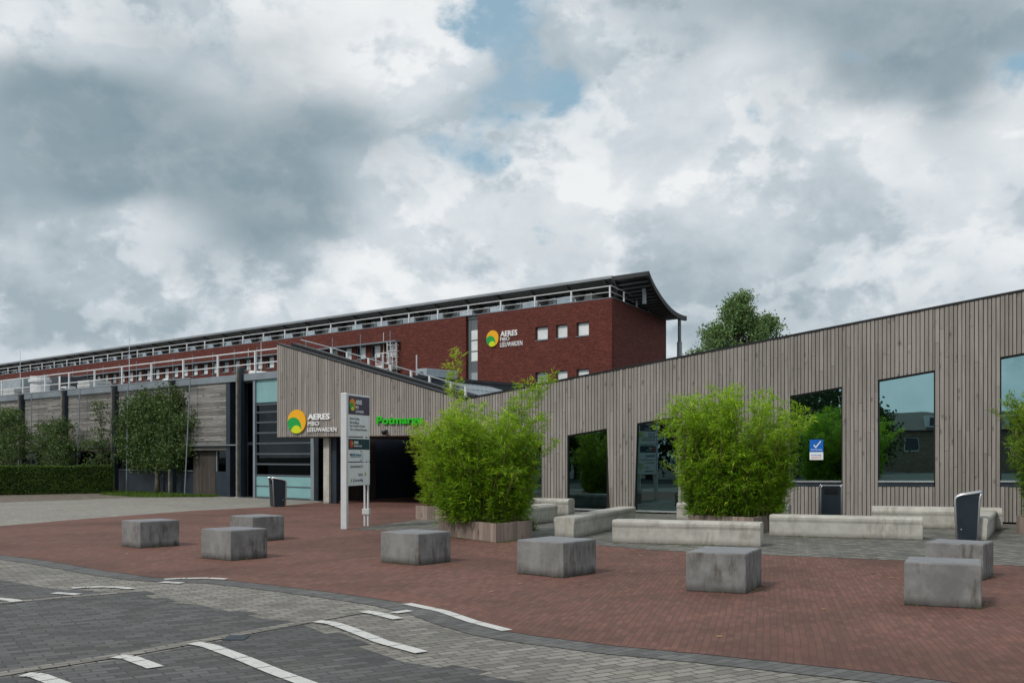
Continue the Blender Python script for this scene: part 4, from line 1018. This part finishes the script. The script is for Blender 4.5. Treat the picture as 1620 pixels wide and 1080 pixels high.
# ------------------------------------------------------------------ benches
def bench(lab, a, c, depth=.48, h=.45, side=1):
    a = Vector(a); c = Vector(c); L = (c - a).length; an = math.atan2((c - a).y, (c - a).x)
    o = thing('concrete_bench', lab, 'bench', (a.x, a.y, .012), an, 'pale concrete benches before the timber wall')
    d = depth * side
    pr = [(.022, 0), (.016, .30), (.0, .355), (.0, .40), (.02, .432), (.06, h), (depth - .06, h), (depth - .02, .432), (depth, .40), (depth, .355), (depth - .016, .30), (depth - .022, 0)]
    pr = [(0, y * side, z) for y, z in pr]
    m = MB(); n = len(pr); K = max(3, int(L / .3)); o_ = 0
    rings = []
    for i in range(K + 1):
        x = L * i / K; rings.append([(x, p[1] + rnd.uniform(-.002, .002), p[2] + (rnd.uniform(-.002, .002) if p[2] > 0 else 0)) for p in pr])
    vs = [p for r in rings for p in r]; fs = [tuple(range(n)), tuple(range(K * n, K * n + n))[::-1]]
    for i in range(K):
        for j in range(n): fs.append((i * n + j, (i + 1) * n + j, (i + 1) * n + (j + 1) % n, i * n + (j + 1) % n))
    m.add(vs, fs); ob = m.build('seat_block', mat_bench, o, .012)
    bm = bmesh.new(); bm.from_mesh(ob.data); bmesh.ops.recalc_face_normals(bm, faces=bm.faces); bm.to_mesh(ob.data); bm.free()
    return o
bench('long pale concrete bench nearest the plaza, rust streaks down its front', gp(968, 858.8), gp(1203, 866))
bench('pale bench running back at an angle left of the long front bench', gp(909, 852.5), gp(1006, 829.5), .46, .44)
bench('grey shaded bench half hidden behind the wooden planter', gp(760, 841), gp(883, 825.3), .46, .47, 1)
bench('pale bench against the wall under the low window by the planter', (-.75, 30.6), gp(899, 815.5), .5, .47)
bench('pale bench mostly hidden behind the middle bamboo', gp(1070, 823), (7.05, 26.1), .48, .46)
bench('long pale bench right of the middle bamboo below the sticker window', gp(1217, 848), gp(1460, 854.8))
bench('pale bench at the back below the tallest window, its end behind the tilted bin', gp(1379, 834.5), gp(1586.5, 838.8), .48, .50)
bench('short bench pointing away from the viewer behind the tilted litter bin', gp(1563, 855.5), gp(1580, 836.5), .48, .45, 1)

# ------------------------------------------------------------------ litter bins
def litter_bin(lab, loc, rz):
    """front (opening) faces local -y"""
    o = thing('litter_bin', lab, 'litter bin', (loc[0], loc[1], .012), rz, 'navy litter bins with silver edging')
    w = .25; h = 1.0
    side = [(-.20, 0), (.20, 0), (.235, .80), (.20, .865), (.12, .89), (-.27, .975), (-.235, .90)]       # (y,z): front low edge, back, top sloping up to the lip
    side = [(.19, 0.0), (.225, .80), (.19, .865), (.11, .895), (-.23, .955), (-.17, 0.0)]
    n = len(side); m = MB(); m.add([(-w, y, z) for y, z in side] + [(w, y, z) for y, z in side], [tuple(range(n)), tuple(range(n, 2 * n))[::-1]] + [(i, n + i, n + (i + 1) % n, (i + 1) % n) for i in range(n)])
    ob = m.build('body', mat_bin, o, .008)
    bm = bmesh.new(); bm.from_mesh(ob.data); bmesh.ops.recalc_face_normals(bm, faces=bm.faces); bm.to_mesh(ob.data); bm.free()
    for sx in (-w, w):
        MB().tube([(sx, .20, 0), (sx, .238, .79), (sx, .225, .845), (sx, .19, .88), (sx, .11, .912), (sx, -.26, .982)], .024, 8).build('edge_trim', mat_silver, o, smooth=True)
    MB().hexa([(-w + .02, .10, .905), (w - .02, .10, .905), (w - .02, -.25, .966), (-w + .02, -.25, .966)], [(-w + .02, .10, .925), (w - .02, .10, .925), (w - .02, -.25, .986), (-w + .02, -.25, .986)]).build('hood', mat_silver, o)
    MB().box(-.155, .155, -.245, -.215, .78, .905).build('opening', mat_void, o)
    for sx in (-w, w):
        MB().tube([(sx * .98, -.175, 0), (sx * .98, -.225, .88), (sx * .95, -.245, .935), (sx * .86, -.26, .965)], .02, 6).build('front_trim', mat_silver, o, smooth=True)
    f = MB()
    for sx in (-1, 1): disc(f, 0, 0, .001, 0, .001, n=4)
    MB().tube([(-w - .012, .12, .22), (-w + .004, .12, .22)], .013, 8).build('lock', mat_silver, o); MB().tube([(w - .004, .12, .22), (w + .012, .12, .22)], .013, 8).build('lock', mat_silver, o)
    return o
litter_bin('navy litter bin in side view behind the right-hand concrete cubes', (px(1531, 20.9), 20.9), R(66))
litter_bin('navy litter bin with its black slot facing us under the sticker window', (px(1313.5, 25.6), 25.6), R(-12))
litter_bin('navy litter bin beside the teal glass door by the entrance', (px(439, 34.8), 34.8), R(-62))

# ------------------------------------------------------------------ direction sign
A = Vector(gp(545, 837)); B = Vector((-3.55, 25.05)); an = math.atan2((B - A).y, (B - A).x); L = (B - A).length
sp_ = thing('direction_sign', 'tall silver direction sign with three panels in front of the entrance', 'sign', (A.x, A.y, .008), an)
Hs = pz(622, A.y); yA = A.y
mat_post = plain('sign_post', (.66, .68, .70), .4, .06, 3, metal=.15)
MB().box(-.05, .05, -.075, .075, 0, Hs).build('post', mat_post, sp_, .008)
MB().tube([(L, -.03, 0), (L, -.03, Hs - .1)], .026, 8).build('post', mat_post, sp_); MB().tube([(L - .0, .06, 0), (L, .06, Hs - .1)], .026, 8).build('post', mat_post, sp_)
MB().box(L - .05, L + .05, -.08, .11, .28, .42).build('post_clamp', mat_hvac_l, sp_, .01)
Z = lambda y: pz(y, 24.0)
pw = L + .06
def panel(z0, z1): return MB().box(.055, pw, -.05, .05, z0, z1).build('panel', mat_sign_white, sp_, .006)
yf = -.053
p1 = panel(Z(690), Z(623)); p2 = panel(Z(730.5), Z(692)); p3 = panel(Z(769), Z(732))
X = lambda u: .10 + u * (pw - .13)
def head(z0, z1, m, par): MB().box(.10, pw - .03, yf - .004, yf + .003, z0, z1).build('header', m, par)
h0, h1 = Z(655), Z(625.5); head(h0, h1, mat_purple, p1)
def T(par, body, u0, u1, z0, z1, m, bold=0): text(MB(), body, X(u0), X(u1), z0, z1, yf - .004, .004, bold).build('lettering', m, par)
hh = h1 - h0
emblem(p1, X(.17), h0 + hh * .52, hh * .33, yf - .004, .004, (mat_orange, mat_green, mat_lime), .003)
T(p1, 'AERES', .32, .62, h0 + hh * .56, h0 + hh * .80, mat_letter, .02); T(p1, 'MBO', .32, .47, h0 + hh * .33, h0 + hh * .48, mat_letter); T(p1, 'LEEUWARDEN', .32, .70, h0 + hh * .10, h0 + hh * .24, mat_letter)
b0, b1 = Z(690), h0; bh = b1 - b0
for i, (tx, u) in enumerate((('Bloem & Styling', .50), ('Dier en Natuur', .49), ('Agro, Handel & Techniek', .78), ('Tuin, Landschap & Recreatie', .88))):
    z = b0 + bh * (.74 - .165 * i); T(p1, tx, .06, u, z, z + bh * .12, mat_grey_ink)
h0, h1 = Z(711), Z(694); hh = h1 - h0; head(h0, h1, mat_petrol, p2)
disc(MB(), X(.13), h0 + hh * .5, hh * .36, yf - .009, yf - .004, n=24).build('emblem', mat_signred, p2); disc(MB(), X(.16), h0 + hh * .58, hh * .14, yf - .012, yf - .009, n=16).build('leaf_shape', mat_arrow, p2)
T(p2, 'AERES', .24, .45, h0 + hh * .52, h0 + hh * .78, mat_letter, .02); T(p2, 'TRAINING CENTRE', .24, .62, h0 + hh * .25, h0 + hh * .40, mat_letter)
z0 = Z(729.5); bh = Z(712) - z0
T(p2, 'MBO', .06, .18, z0 + bh * .45, z0 + bh * .68, mat_ink); T(p2, 'Life Sciences', .19, .60, z0 + bh * .45, z0 + bh * .72, mat_tealink, .01)
MB().box(X(.08), X(.58), yf - .002, yf + .002, z0 + bh * .33, z0 + bh * .37).build('underline', mat_tealink, p2)
f = MB()
for k in range(7): a_ = R(100 - 200 * k / 6); disc(f, X(.58) + .10 * math.cos(a_), z0 + bh * .48 + .11 * math.sin(a_), .014, yf - .003, yf + .002, n=10)
f.build('dot_ring', mat_ink, p2)
z0 = Z(768.5); bh = Z(732.5) - z0
T(p3, 'Jansoniusstraat 2a', .08, .66, z0 + bh * .76, z0 + bh * .91, mat_grey_ink); T(p3, 'Ingang', .46, .66, z0 + bh * .40, z0 + bh * .54, mat_grey_ink); T(p3, 'Fietsenstalling', .28, .68, z0 + bh * .14, z0 + bh * .28, mat_grey_ink)
f = MB(); y_ = yf - .003
zc = z0 + bh * .48; f.add([(X(.78), y_, zc - .06), (X(.78), y_, zc + .06), (X(.85), y_, zc)], [(0, 2, 1)])
zc = z0 + bh * .22; f.add([(X(.16), y_, zc - .06), (X(.16), y_, zc + .06), (X(.09), y_, zc)], [(0, 1, 2)])
f.build('arrow', mat_arrow, p3)
f = MB(); f.bar((X(.21), y_, zc - .04), (X(.235), y_, zc + .05), .006); f.bar((X(.235), y_, zc + .01), (X(.25), y_, zc - .05), .006); f.build('cycle_symbol', mat_grey_ink, p3)

# ------------------------------------------------------------------ planters and bamboo
def planter(lab, f_, l_, r_, h=.37):
    f_, l_, r_ = Vector(f_), Vector(l_), Vector(r_); b_ = l_ + r_ - f_; cen = (f_ + b_) / 2
    o = thing('wooden_planter', lab, 'planter', (cen.x, cen.y, .012), 0, 'low plank planters holding the bamboo')
    P4 = [f_ - cen, r_ - cen, b_ - cen, l_ - cen]; m = MB()
    for a, c in zip(P4, P4[1:] + P4[:1]):
        L = (c - a).length; d = (c - a) / L; n = Vector((d.y, -d.x)); s = 0.0
        while s < L - .02:
            w = min(rnd.uniform(.13, .15), L - s); j = rnd.uniform(-.003, .003)
            p = a + d * s; q = a + d * (s + w - .004); m.prism([tuple(p + n * j), tuple(q + n * j), tuple(q - n * .03), tuple(p - n * .03)], 0, h + rnd.uniform(-.004, .004)); s += w
    m.build('plank_side', mat_planter, o)
    MB().prism([tuple(p * .93) for p in P4], .05, h - .06).build('soil', mat_soil, o)
    return cen
def bamboo(lab, cen, rx, ry, height, spread, seed, stems=75, density=1.0, rot=0, sprigs=(), mat=None):
    r = random.Random(seed); o = thing('bamboo_bush', lab, 'bamboo', (cen[0], cen[1], .32), rot, 'bamboo bushes in the planters')
    cane, dry, lf = MB(), MB(), MB()
    def leaf(p, d, ln, wd):
        d = d.normalized(); s = d.cross(Vector((0, 0, 1))); s = s.normalized() if s.length > .05 else Vector((1, 0, 0))
        s = (s + Vector((0, 0, r.uniform(-.8, .8)))).normalized() * wd / 2
        tip = p + d * ln + Vector((0, 0, -ln * r.uniform(.05, .35))); m_ = p + d * ln * .4
        lf.add([p, m_ + s, tip, m_ - s], [(0, 1, 2, 3)])
    def spray(p, d, n):
        for _ in range(n):
            dd = d + Vector((r.gauss(0, .55), r.gauss(0, .55), r.gauss(0, .4)))
            leaf(p + Vector((r.gauss(0, .025), r.gauss(0, .025), r.gauss(0, .025))), dd, r.uniform(.09, .19), r.uniform(.016, .030))
    def stem(b, a, lean, h, dens=1.0, first=.06, m=cane, twig=.34):
        pts = []; N = 10; out = Vector((math.cos(a), math.sin(a), 0))
        for i in range(N + 1):
            t_ = i / N; pts.append(b + out * (lean * (t_ ** 1.7)) + Vector((0, 0, h * (t_ - .14 * lean * t_ ** 3))) + Vector((r.gauss(0, .008), r.gauss(0, .008), 0)))
        m.tube(pts, [.011 * (1 - .75 * i / N) + .002 for i in range(N + 1)], 4, False)
        k = int(h * 13 * dens)
        for j in range(k):
            t_ = first + (1 - first) * (j + r.random()) / k; i = min(N - 1, int(t_ * N)); p = pts[i].lerp(pts[i + 1], t_ * N - i)
            an = r.random() * 6.283; d = Vector((math.cos(an), math.sin(an), r.uniform(.1, .9))).normalized()
            ln = twig * r.uniform(.35, 1.0) * (1.15 - .65 * t_); q = p + d * ln
            cane.tube([p, q], .0025, 3, False)
            for u in (.45, .75, 1.0): spray(p.lerp(q, u), d, r.choice((3, 4, 5)))
        spray(pts[-1], (pts[-1] - pts[-2]), 7)
    for i in range(stems):
        a = r.random() * 6.283; q = math.sqrt(r.random())
        b = Vector((rx * q * math.cos(a), ry * q * math.sin(a), 0))
        ang = math.atan2(b.y, b.x) + r.gauss(0, .45)
        h = height * (r.uniform(.72, 1.0) if r.random() < .75 else r.uniform(.45, .7)) * (1.0 - .12 * q)
        out_ = r.random() < .13
        stem(b, ang, spread * (.25 + .75 * q) * (r.uniform(1.05, 1.28) if out_ else r.uniform(.4, 1.1)), h * (1.06 if out_ else 1), density * (.6 if out_ else 1))
    for i in range(int(stems * .85)):        # low leafy shoots keep the foot of the bush closed
        a = r.random() * 6.283; b = Vector((rx * 1.02 * math.cos(a), ry * 1.02 * math.sin(a), 0)); stem(b, a + r.gauss(0, .3), spread * r.uniform(.15, .5), height * r.uniform(.22, .5), density * 1.25, .0)
    for (dx, dy, h, lean, an, dr) in sprigs: stem(Vector((dx, dy, 0)), an, lean, h, .8 if dr else .6, .7 if dr else .58, dry if dr else cane, .6 if dr else .5)
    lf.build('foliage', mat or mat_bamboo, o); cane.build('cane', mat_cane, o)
    if dry.v: dry.build('dry_cane', mat_drycane, o)
    return o
c1 = planter('wooden planter under the large left bamboo, nearest the plaza', gp(784.5, 858.5), gp(693.5, 846.5), gp(842, 852))
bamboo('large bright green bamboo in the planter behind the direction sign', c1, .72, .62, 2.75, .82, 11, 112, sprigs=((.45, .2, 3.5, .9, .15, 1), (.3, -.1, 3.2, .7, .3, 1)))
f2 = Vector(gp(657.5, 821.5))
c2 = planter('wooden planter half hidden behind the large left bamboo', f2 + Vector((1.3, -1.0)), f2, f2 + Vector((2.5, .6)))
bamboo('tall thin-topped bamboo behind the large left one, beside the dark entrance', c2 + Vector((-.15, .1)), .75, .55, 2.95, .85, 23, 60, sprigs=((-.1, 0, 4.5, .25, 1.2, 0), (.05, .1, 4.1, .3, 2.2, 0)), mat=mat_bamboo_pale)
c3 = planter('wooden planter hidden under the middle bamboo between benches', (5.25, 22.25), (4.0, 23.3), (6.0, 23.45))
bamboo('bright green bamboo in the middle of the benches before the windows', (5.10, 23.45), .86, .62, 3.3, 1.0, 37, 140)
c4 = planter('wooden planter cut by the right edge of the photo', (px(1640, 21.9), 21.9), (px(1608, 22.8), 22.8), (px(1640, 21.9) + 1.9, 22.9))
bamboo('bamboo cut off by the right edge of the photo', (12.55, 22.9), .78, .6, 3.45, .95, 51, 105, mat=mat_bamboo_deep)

# ------------------------------------------------------------------ hedge, trees
def leaf_quad(m, p, sz, r):
    d = Vector((r.gauss(0, 1), r.gauss(0, 1), r.gauss(0, .7))).normalized(); s = d.orthogonal().normalized(); s.rotate(Matrix.Rotation(r.random() * 6.28, 3, d)); t_ = d.cross(s)
    m.add([p - s * sz, p + t_ * sz * .6, p + s * sz, p - t_ * sz * .6], [(0, 1, 2, 3)])
h1, h2 = Vector((-18.45, 47.3)), Vector((-30.5, 40.3)); h2 = Vector(gp(0, 783.5)) + (Vector(gp(0, 783.5)) - Vector(gp(180, 780))) * .6; h1 = Vector(gp(180, 780))
hl = (h2 - h1).length; hd = thing('hedge', 'neatly clipped dark green box hedge in front of the plank building', 'hedge', (h1.x, h1.y, .01), math.atan2((h2 - h1).y, (h2 - h1).x))
r = random.Random(3); m = MB(); HH = 1.26; HW = .85
for _ in range(26000):
    u = r.random() * hl; f = r.random()
    if f < .62: p = Vector((u, abs(r.gauss(0, .05)), r.random() * HH))
    elif f < .92: p = Vector((u, r.random() * HW, HH - abs(r.gauss(0, .03)) + .02))
    else: p = Vector((abs(r.gauss(0, .05)), r.random() * HW, r.random() * HH))
    p.y = -p.y if True else p.y
    p.z += .02 * math.sin(u * 2.1) + .012 * math.sin(u * 5.7) ; leaf_quad(m, p, r.uniform(.022, .045), r)
m.build('leaf_skin', mat_hedge, hd)
mm = MB(); mm.box(.04, hl, -HW + .06, -.06, .02, HH - .05); mm.build('inner_mass', plain('hedge_core', (.012, .02, .006), .95), hd)
# hedge front must look to the viewer: local -y is away when the row runs leftwards, so mirror it
for ch in hd.children:
    for v in ch.data.vertices: v.co.y = -v.co.y - 0.0
    ch.data.flip_normals()
for ch in hd.children:
    for v in ch.data.vertices: v.co.y = -v.co.y
    ch.data.flip_normals()

def tree(lab, x, y, h, trunk_h, rad, crown, seed, mat, size, n, group=None, z0=0.0, name='tree', cat='tree', clumps=60, lean=(0, 0)):
    """crown: function(r) -> point in crown volume (local), leaves gather in clumps reached by limbs"""
    r = random.Random(seed); o = thing(name, lab, cat, (x, y, z0), 0, group); tk = MB(); lf = MB()
    top_ = Vector((lean[0], lean[1], trunk_h + (h - trunk_h) * .75)); N = 7
    sp = [Vector((r.gauss(0, .02) * i / N * h * .2, r.gauss(0, .02) * i / N * h * .2, 0)) + top_ * (i / N) for i in range(N + 1)]
    tk.tube(sp, [rad * (1.25 if i == 0 else 1 - .82 * i / N) for i in range(N + 1)], 8)
    cs = [crown(r) for _ in range(clumps)]
    for c in cs:
        i = min(N - 1, max(math.ceil(N * trunk_h * .92 / top_.z), int(N * min(.95, (c.z - .25 * (h - trunk_h) * r.random()) / max(top_.z, .1)))))
        a = sp[i]; mid = a.lerp(c, .5) + Vector((0, 0, .06 * h * r.uniform(-.3, .5)))
        tk.tube([a, mid, c], [rad * .30 * (1.2 - i / N), rad * .16, rad * .05], 4, False)
    sg_ = size * 3.2
    for _ in range(n):
        c = r.choice(cs); p = c + Vector((r.gauss(0, sg_), r.gauss(0, sg_), r.gauss(0, sg_ * .75)))
        if p.z > .2: leaf_quad(lf, p, size * r.uniform(.55, 1.2), r)
    lf.build('crown', mat, o); tk.build('trunk', mat_bark, o, smooth=True); return o
def tiers(hw, zs, thick, zt):
    def f(r):
        if r.random() < .88: z = r.choice(zs) + r.gauss(0, thick); k = hw * (1 - .25 * abs(r.random()))
        else: z = r.uniform(zs[0], zt); k = hw * .8
        a = r.uniform(-1, 1) * k; return Vector((a * LB.u.x + r.gauss(0, .22) * LB.n.x, a * LB.u.y + r.gauss(0, .22) * LB.n.y, z))
    return f
def at_px(xp, yb): return gp(xp, yb)
def espalier(hw, zc, rz, shoots):
    def f(r):
        if r.random() < shoots:
            a = r.uniform(-.75, .75) * hw; z = zc + rz * (.75 + .55 * r.random())
        else:
            while True:
                u, v = r.uniform(-1, 1), r.uniform(-1, 1)
                if abs(u) ** 2.4 + abs(v) ** 2.4 < 1: break
            a = u * hw; z = zc + v * rz; z = round((z - 1.4) / .42) * .42 + 1.4 + r.gauss(0, .09)
        return Vector((a * LB.u.x + r.gauss(0, .3) * LB.n.x, a * LB.u.y + r.gauss(0, .3) * LB.n.y, z))
    return f
x, y = gp(249, 780.5)
tree('dense espaliered apple tree with trunk standing in the grass', x, y, 4.3, 1.3, .13, espalier(3.2, 2.72, 1.5, .10), 5, mat_tree, .072, 31000, 'espaliered trees along the plank building', .016, 'apple_tree', clumps=420)
x, y = px(160, 49.3), 49.3
tree('thin young espalier with a sparse leading shoot beside the dense apple tree', x, y, 4.4, 1.3, .06, lambda r: Vector((r.gauss(0, .16), r.gauss(0, .14), r.uniform(1.6, 4.4))) if r.random() < .55 else Vector((r.uniform(-1.1, 1.1) * LB.u.x, r.uniform(-1.1, 1.1) * LB.u.y, r.choice((1.5, 2.3)) + r.gauss(0, .1))), 6, mat_tree, .055, 1900, 'espaliered trees along the plank building', 0, 'apple_tree', clumps=55)
x, y = px(85, 51.5), 51.5
tree('flat-tiered espalier behind the hedge, right of the one at the photo edge', x, y, 3.4, 1.3, .09, espalier(1.6, 2.2, 1.0, .14), 8, mat_tree, .062, 6800, 'espaliered trees along the plank building', 0, 'apple_tree', clumps=120)
x, y = px(14, 53.5), 53.5
tree('bushy espalier behind the hedge at the left photo edge', x, y, 3.9, 1.3, .09, espalier(1.7, 2.5, 1.25, .14), 9, mat_tree, .064, 8000, 'espaliered trees along the plank building', 0, 'apple_tree', clumps=120)
def ell(cx_, cz_, rx, rz, ry=None, pw=.5):
    def f(r):
        while True:
            p = Vector((r.uniform(-1, 1), r.uniform(-1, 1), r.uniform(-1, 1)))
            if p.length < 1: break
        k = p.length ** pw / max(p.length, .01) ; p = p * k
        tp = 1 - .38 * max(0, p.z)
        return Vector((cx_ + p.x * rx * tp, p.y * (ry or rx) * tp, cz_ + p.z * rz))
    return f
Yt = 70.0
tree('airy poplar tree rising behind the timber roof at right', px(1166, Yt), Yt, 13.0, 4.0, .22, (lambda fs: (lambda r: fs[r.choice((0, 0, 0, 1, 1, 2, 3))](r)))((ell(.0, 9.3, 1.8, 3.0), ell(1.8, 9.0, 1.5, 2.5), ell(-1.75, 8.5, 1.5, 2.3), ell(.15, 11.6, .9, 1.5))), 15, mat_poplar, .095, 30000, None, 0, 'poplar_tree', clumps=210)
# trees and a house across the street behind the viewer, mirrored in the tinted panes
for lab, x, y, h, sd in (('broad dark street tree mirrored in the lowest window', -38, 11, 13, 71), ('broad dark street tree mirrored in the low window nearest the left bamboo', -36, 6, 13, 72), ('dark street tree mirrored in the window left of the middle bamboo', -33, 1.5, 13, 75),
                         ('dark street tree mirrored behind the middle bamboo', -31, -4, 12, 77), ('tall street tree mirrored in the sticker window', -33, -14, 13.5, 73), ('round street tree beside the mirrored brick house', -44.2, -35.2, 7.0, 74), ('small street tree mirrored behind the sticker', -40, -22, 9, 76)):
    tree(lab, x, y, h, 2.0, .25, ell(0, h * .52, h * .36, h * .46), sd, mat_mirrortree, .26, 4600, 'street trees across the road', 0, 'street_tree', clumps=70)
HF = Frame(-38, -52, math.atan2(-.66, .75) + math.pi)
hs = thing('row_house', 'brick house with dormer across the road, mirrored in the tall window', 'house', (-38, -52, 0), HF.a + 0)
hol = [(q, q + 1.5, z, z + 1.5) for q in (-13, -10, -6, -2, 2, 6, 10) for z in (2.3,)]
w_ = wall_holes(MB(), -16, 16, 0, 4.6, 0, .3, hol); w_.box(-16, 16, 8.7, 9, 0, 4.6); w_.box(-16, -15.7, .3, 8.7, 0, 4.6); w_.box(15.7, 16, .3, 8.7, 0, 4.6); w_.build('wall', brick_house, hs)
rf = MB(); rf.hexa([(-16.3, -.4, 4.6), (16.3, -.4, 4.6), (16.3, 9.4, 4.6), (-16.3, 9.4, 4.6)], [(-16.3, 4.4, 6.7), (16.3, 4.4, 6.7), (16.3, 4.6, 6.7), (-16.3, 4.6, 6.7)]); ro = rf.build('roof', mat_rtile, hs)
for q in (-8, 0, 8): MB().box(q - 1.3, q + 1.3, .4, 4, 4.8, 6.2).build('dormer', mat_white, ro); MB().box(q - .9, q + .9, .35, .39, 5.1, 6.0).build('dormer_pane', mat_hvac_d, ro)
for h in hol:
    f = MB(); a, c, p, q = h; f.box(a, a + .08, .1, .2, p, q); f.box(c - .08, c, .1, .2, p, q); f.box(a + .08, c - .08, .1, .2, q - .08, q); f.box(a + .08, c - .08, .1, .2, p, p + .08); wo = f.build('window', mat_white, hs)
    MB().box(a + .08, c - .08, .14, .16, p + .08, q - .08).build('pane', mat_hvac_d, wo)

# ------------------------------------------------------------------ weeds in the joints
r = random.Random(17); m = MB()
def tuft(x, y, k, hmax):
    for _ in range(k):
        bx, by = x + r.gauss(0, .035), y + r.gauss(0, .035); a_ = r.random() * 6.28; h = r.uniform(.3, 1) * hmax; w = .006
        m.add([(bx - w * math.cos(a_), by - w * math.sin(a_), .012), (bx + w * math.cos(a_), by + w * math.sin(a_), .012), (bx + r.gauss(0, .4) * h, by + r.gauss(0, .4) * h, .012 + h)], [(0, 1, 2)])
for _ in range(70): p = FA.w(r.uniform(-4.4, 15), -.07 - abs(r.gauss(0, .03))); tuft(p[0], p[1], r.randint(4, 14), r.choice((.05, .08, .14)))
for fp, lp, rp in [q[1:] for q in cube_specs]:
    f_, l_, r_ = gp(*fp), gp(*lp), gp(*rp)
    for _ in range(5): u = r.random(); e_ = r.choice((l_, r_)); tuft(lerp(f_[0], e_[0], u), lerp(f_[1], e_[1], u) - .03, r.randint(3, 8), .04)
for p0, p1 in ((gp(694, 848), gp(784, 860)), (gp(784, 860), gp(842, 853)), (gp(968, 860), gp(1203, 867)), (gp(1233, 849), gp(1460, 856))):
    for _ in range(12): u = r.random(); tuft(lerp(p0[0], p1[0], u), lerp(p0[1], p1[1], u) - .03, r.randint(3, 9), .06)
for _ in range(40): q = Vector(gp(842, 840)) + Vector((r.gauss(-.15, .12), r.gauss(.1, .15))); tuft(q.x, q.y, 10, .45)
tag(m.build('weeds', mat_grass), 'small weeds and grass tufts growing in the paving joints', None, None, 'stuff')

# ------------------------------------------------------------------ fallen leaves
r = random.Random(99); proto = None
spots = [(1000, 905), (1003, 924), (918, 925), (957, 873), (1060, 871), (1325, 936), (1384, 908), (1412, 915), (1513, 978), (1138, 1008), (470, 878), (298, 817), (201, 877), (590, 885), (774, 937), (826, 925), (1300, 965), (1060, 960), (1478, 992), (1137, 1009), (640, 905), (713, 856), (1240, 868), (880, 868), (905, 872), (700, 866), (930, 884), (1010, 880), (1110, 884), (1165, 873), (1290, 868), (1420, 872), (1350, 880), (1330, 872), (1385, 879), (1275, 862)]
for i, (x, y) in enumerate(spots):
    g = gp(x + r.uniform(-4, 4), y)
    if proto is None:
        m = MB(); m.add([(-.045, 0, .003), (-.01, .022, .008), (.045, .004, .012), (0, -.022, .003)], [(0, 3, 1), (1, 3, 2)])
        proto = m.build('fallen_leaf', mat_leaf); o = proto
    else: o = proto.copy(); COL.objects.link(o)
    o.location = (g[0], g[1], .014); o.rotation_euler = (0, 0, r.random() * 6.28); k = r.uniform(.6, 1.2); o.scale = (k, k, k)
    tag(o, 'dry yellowish fallen leaf lying on the paving', 'leaf', 'fallen leaves scattered on the paving')
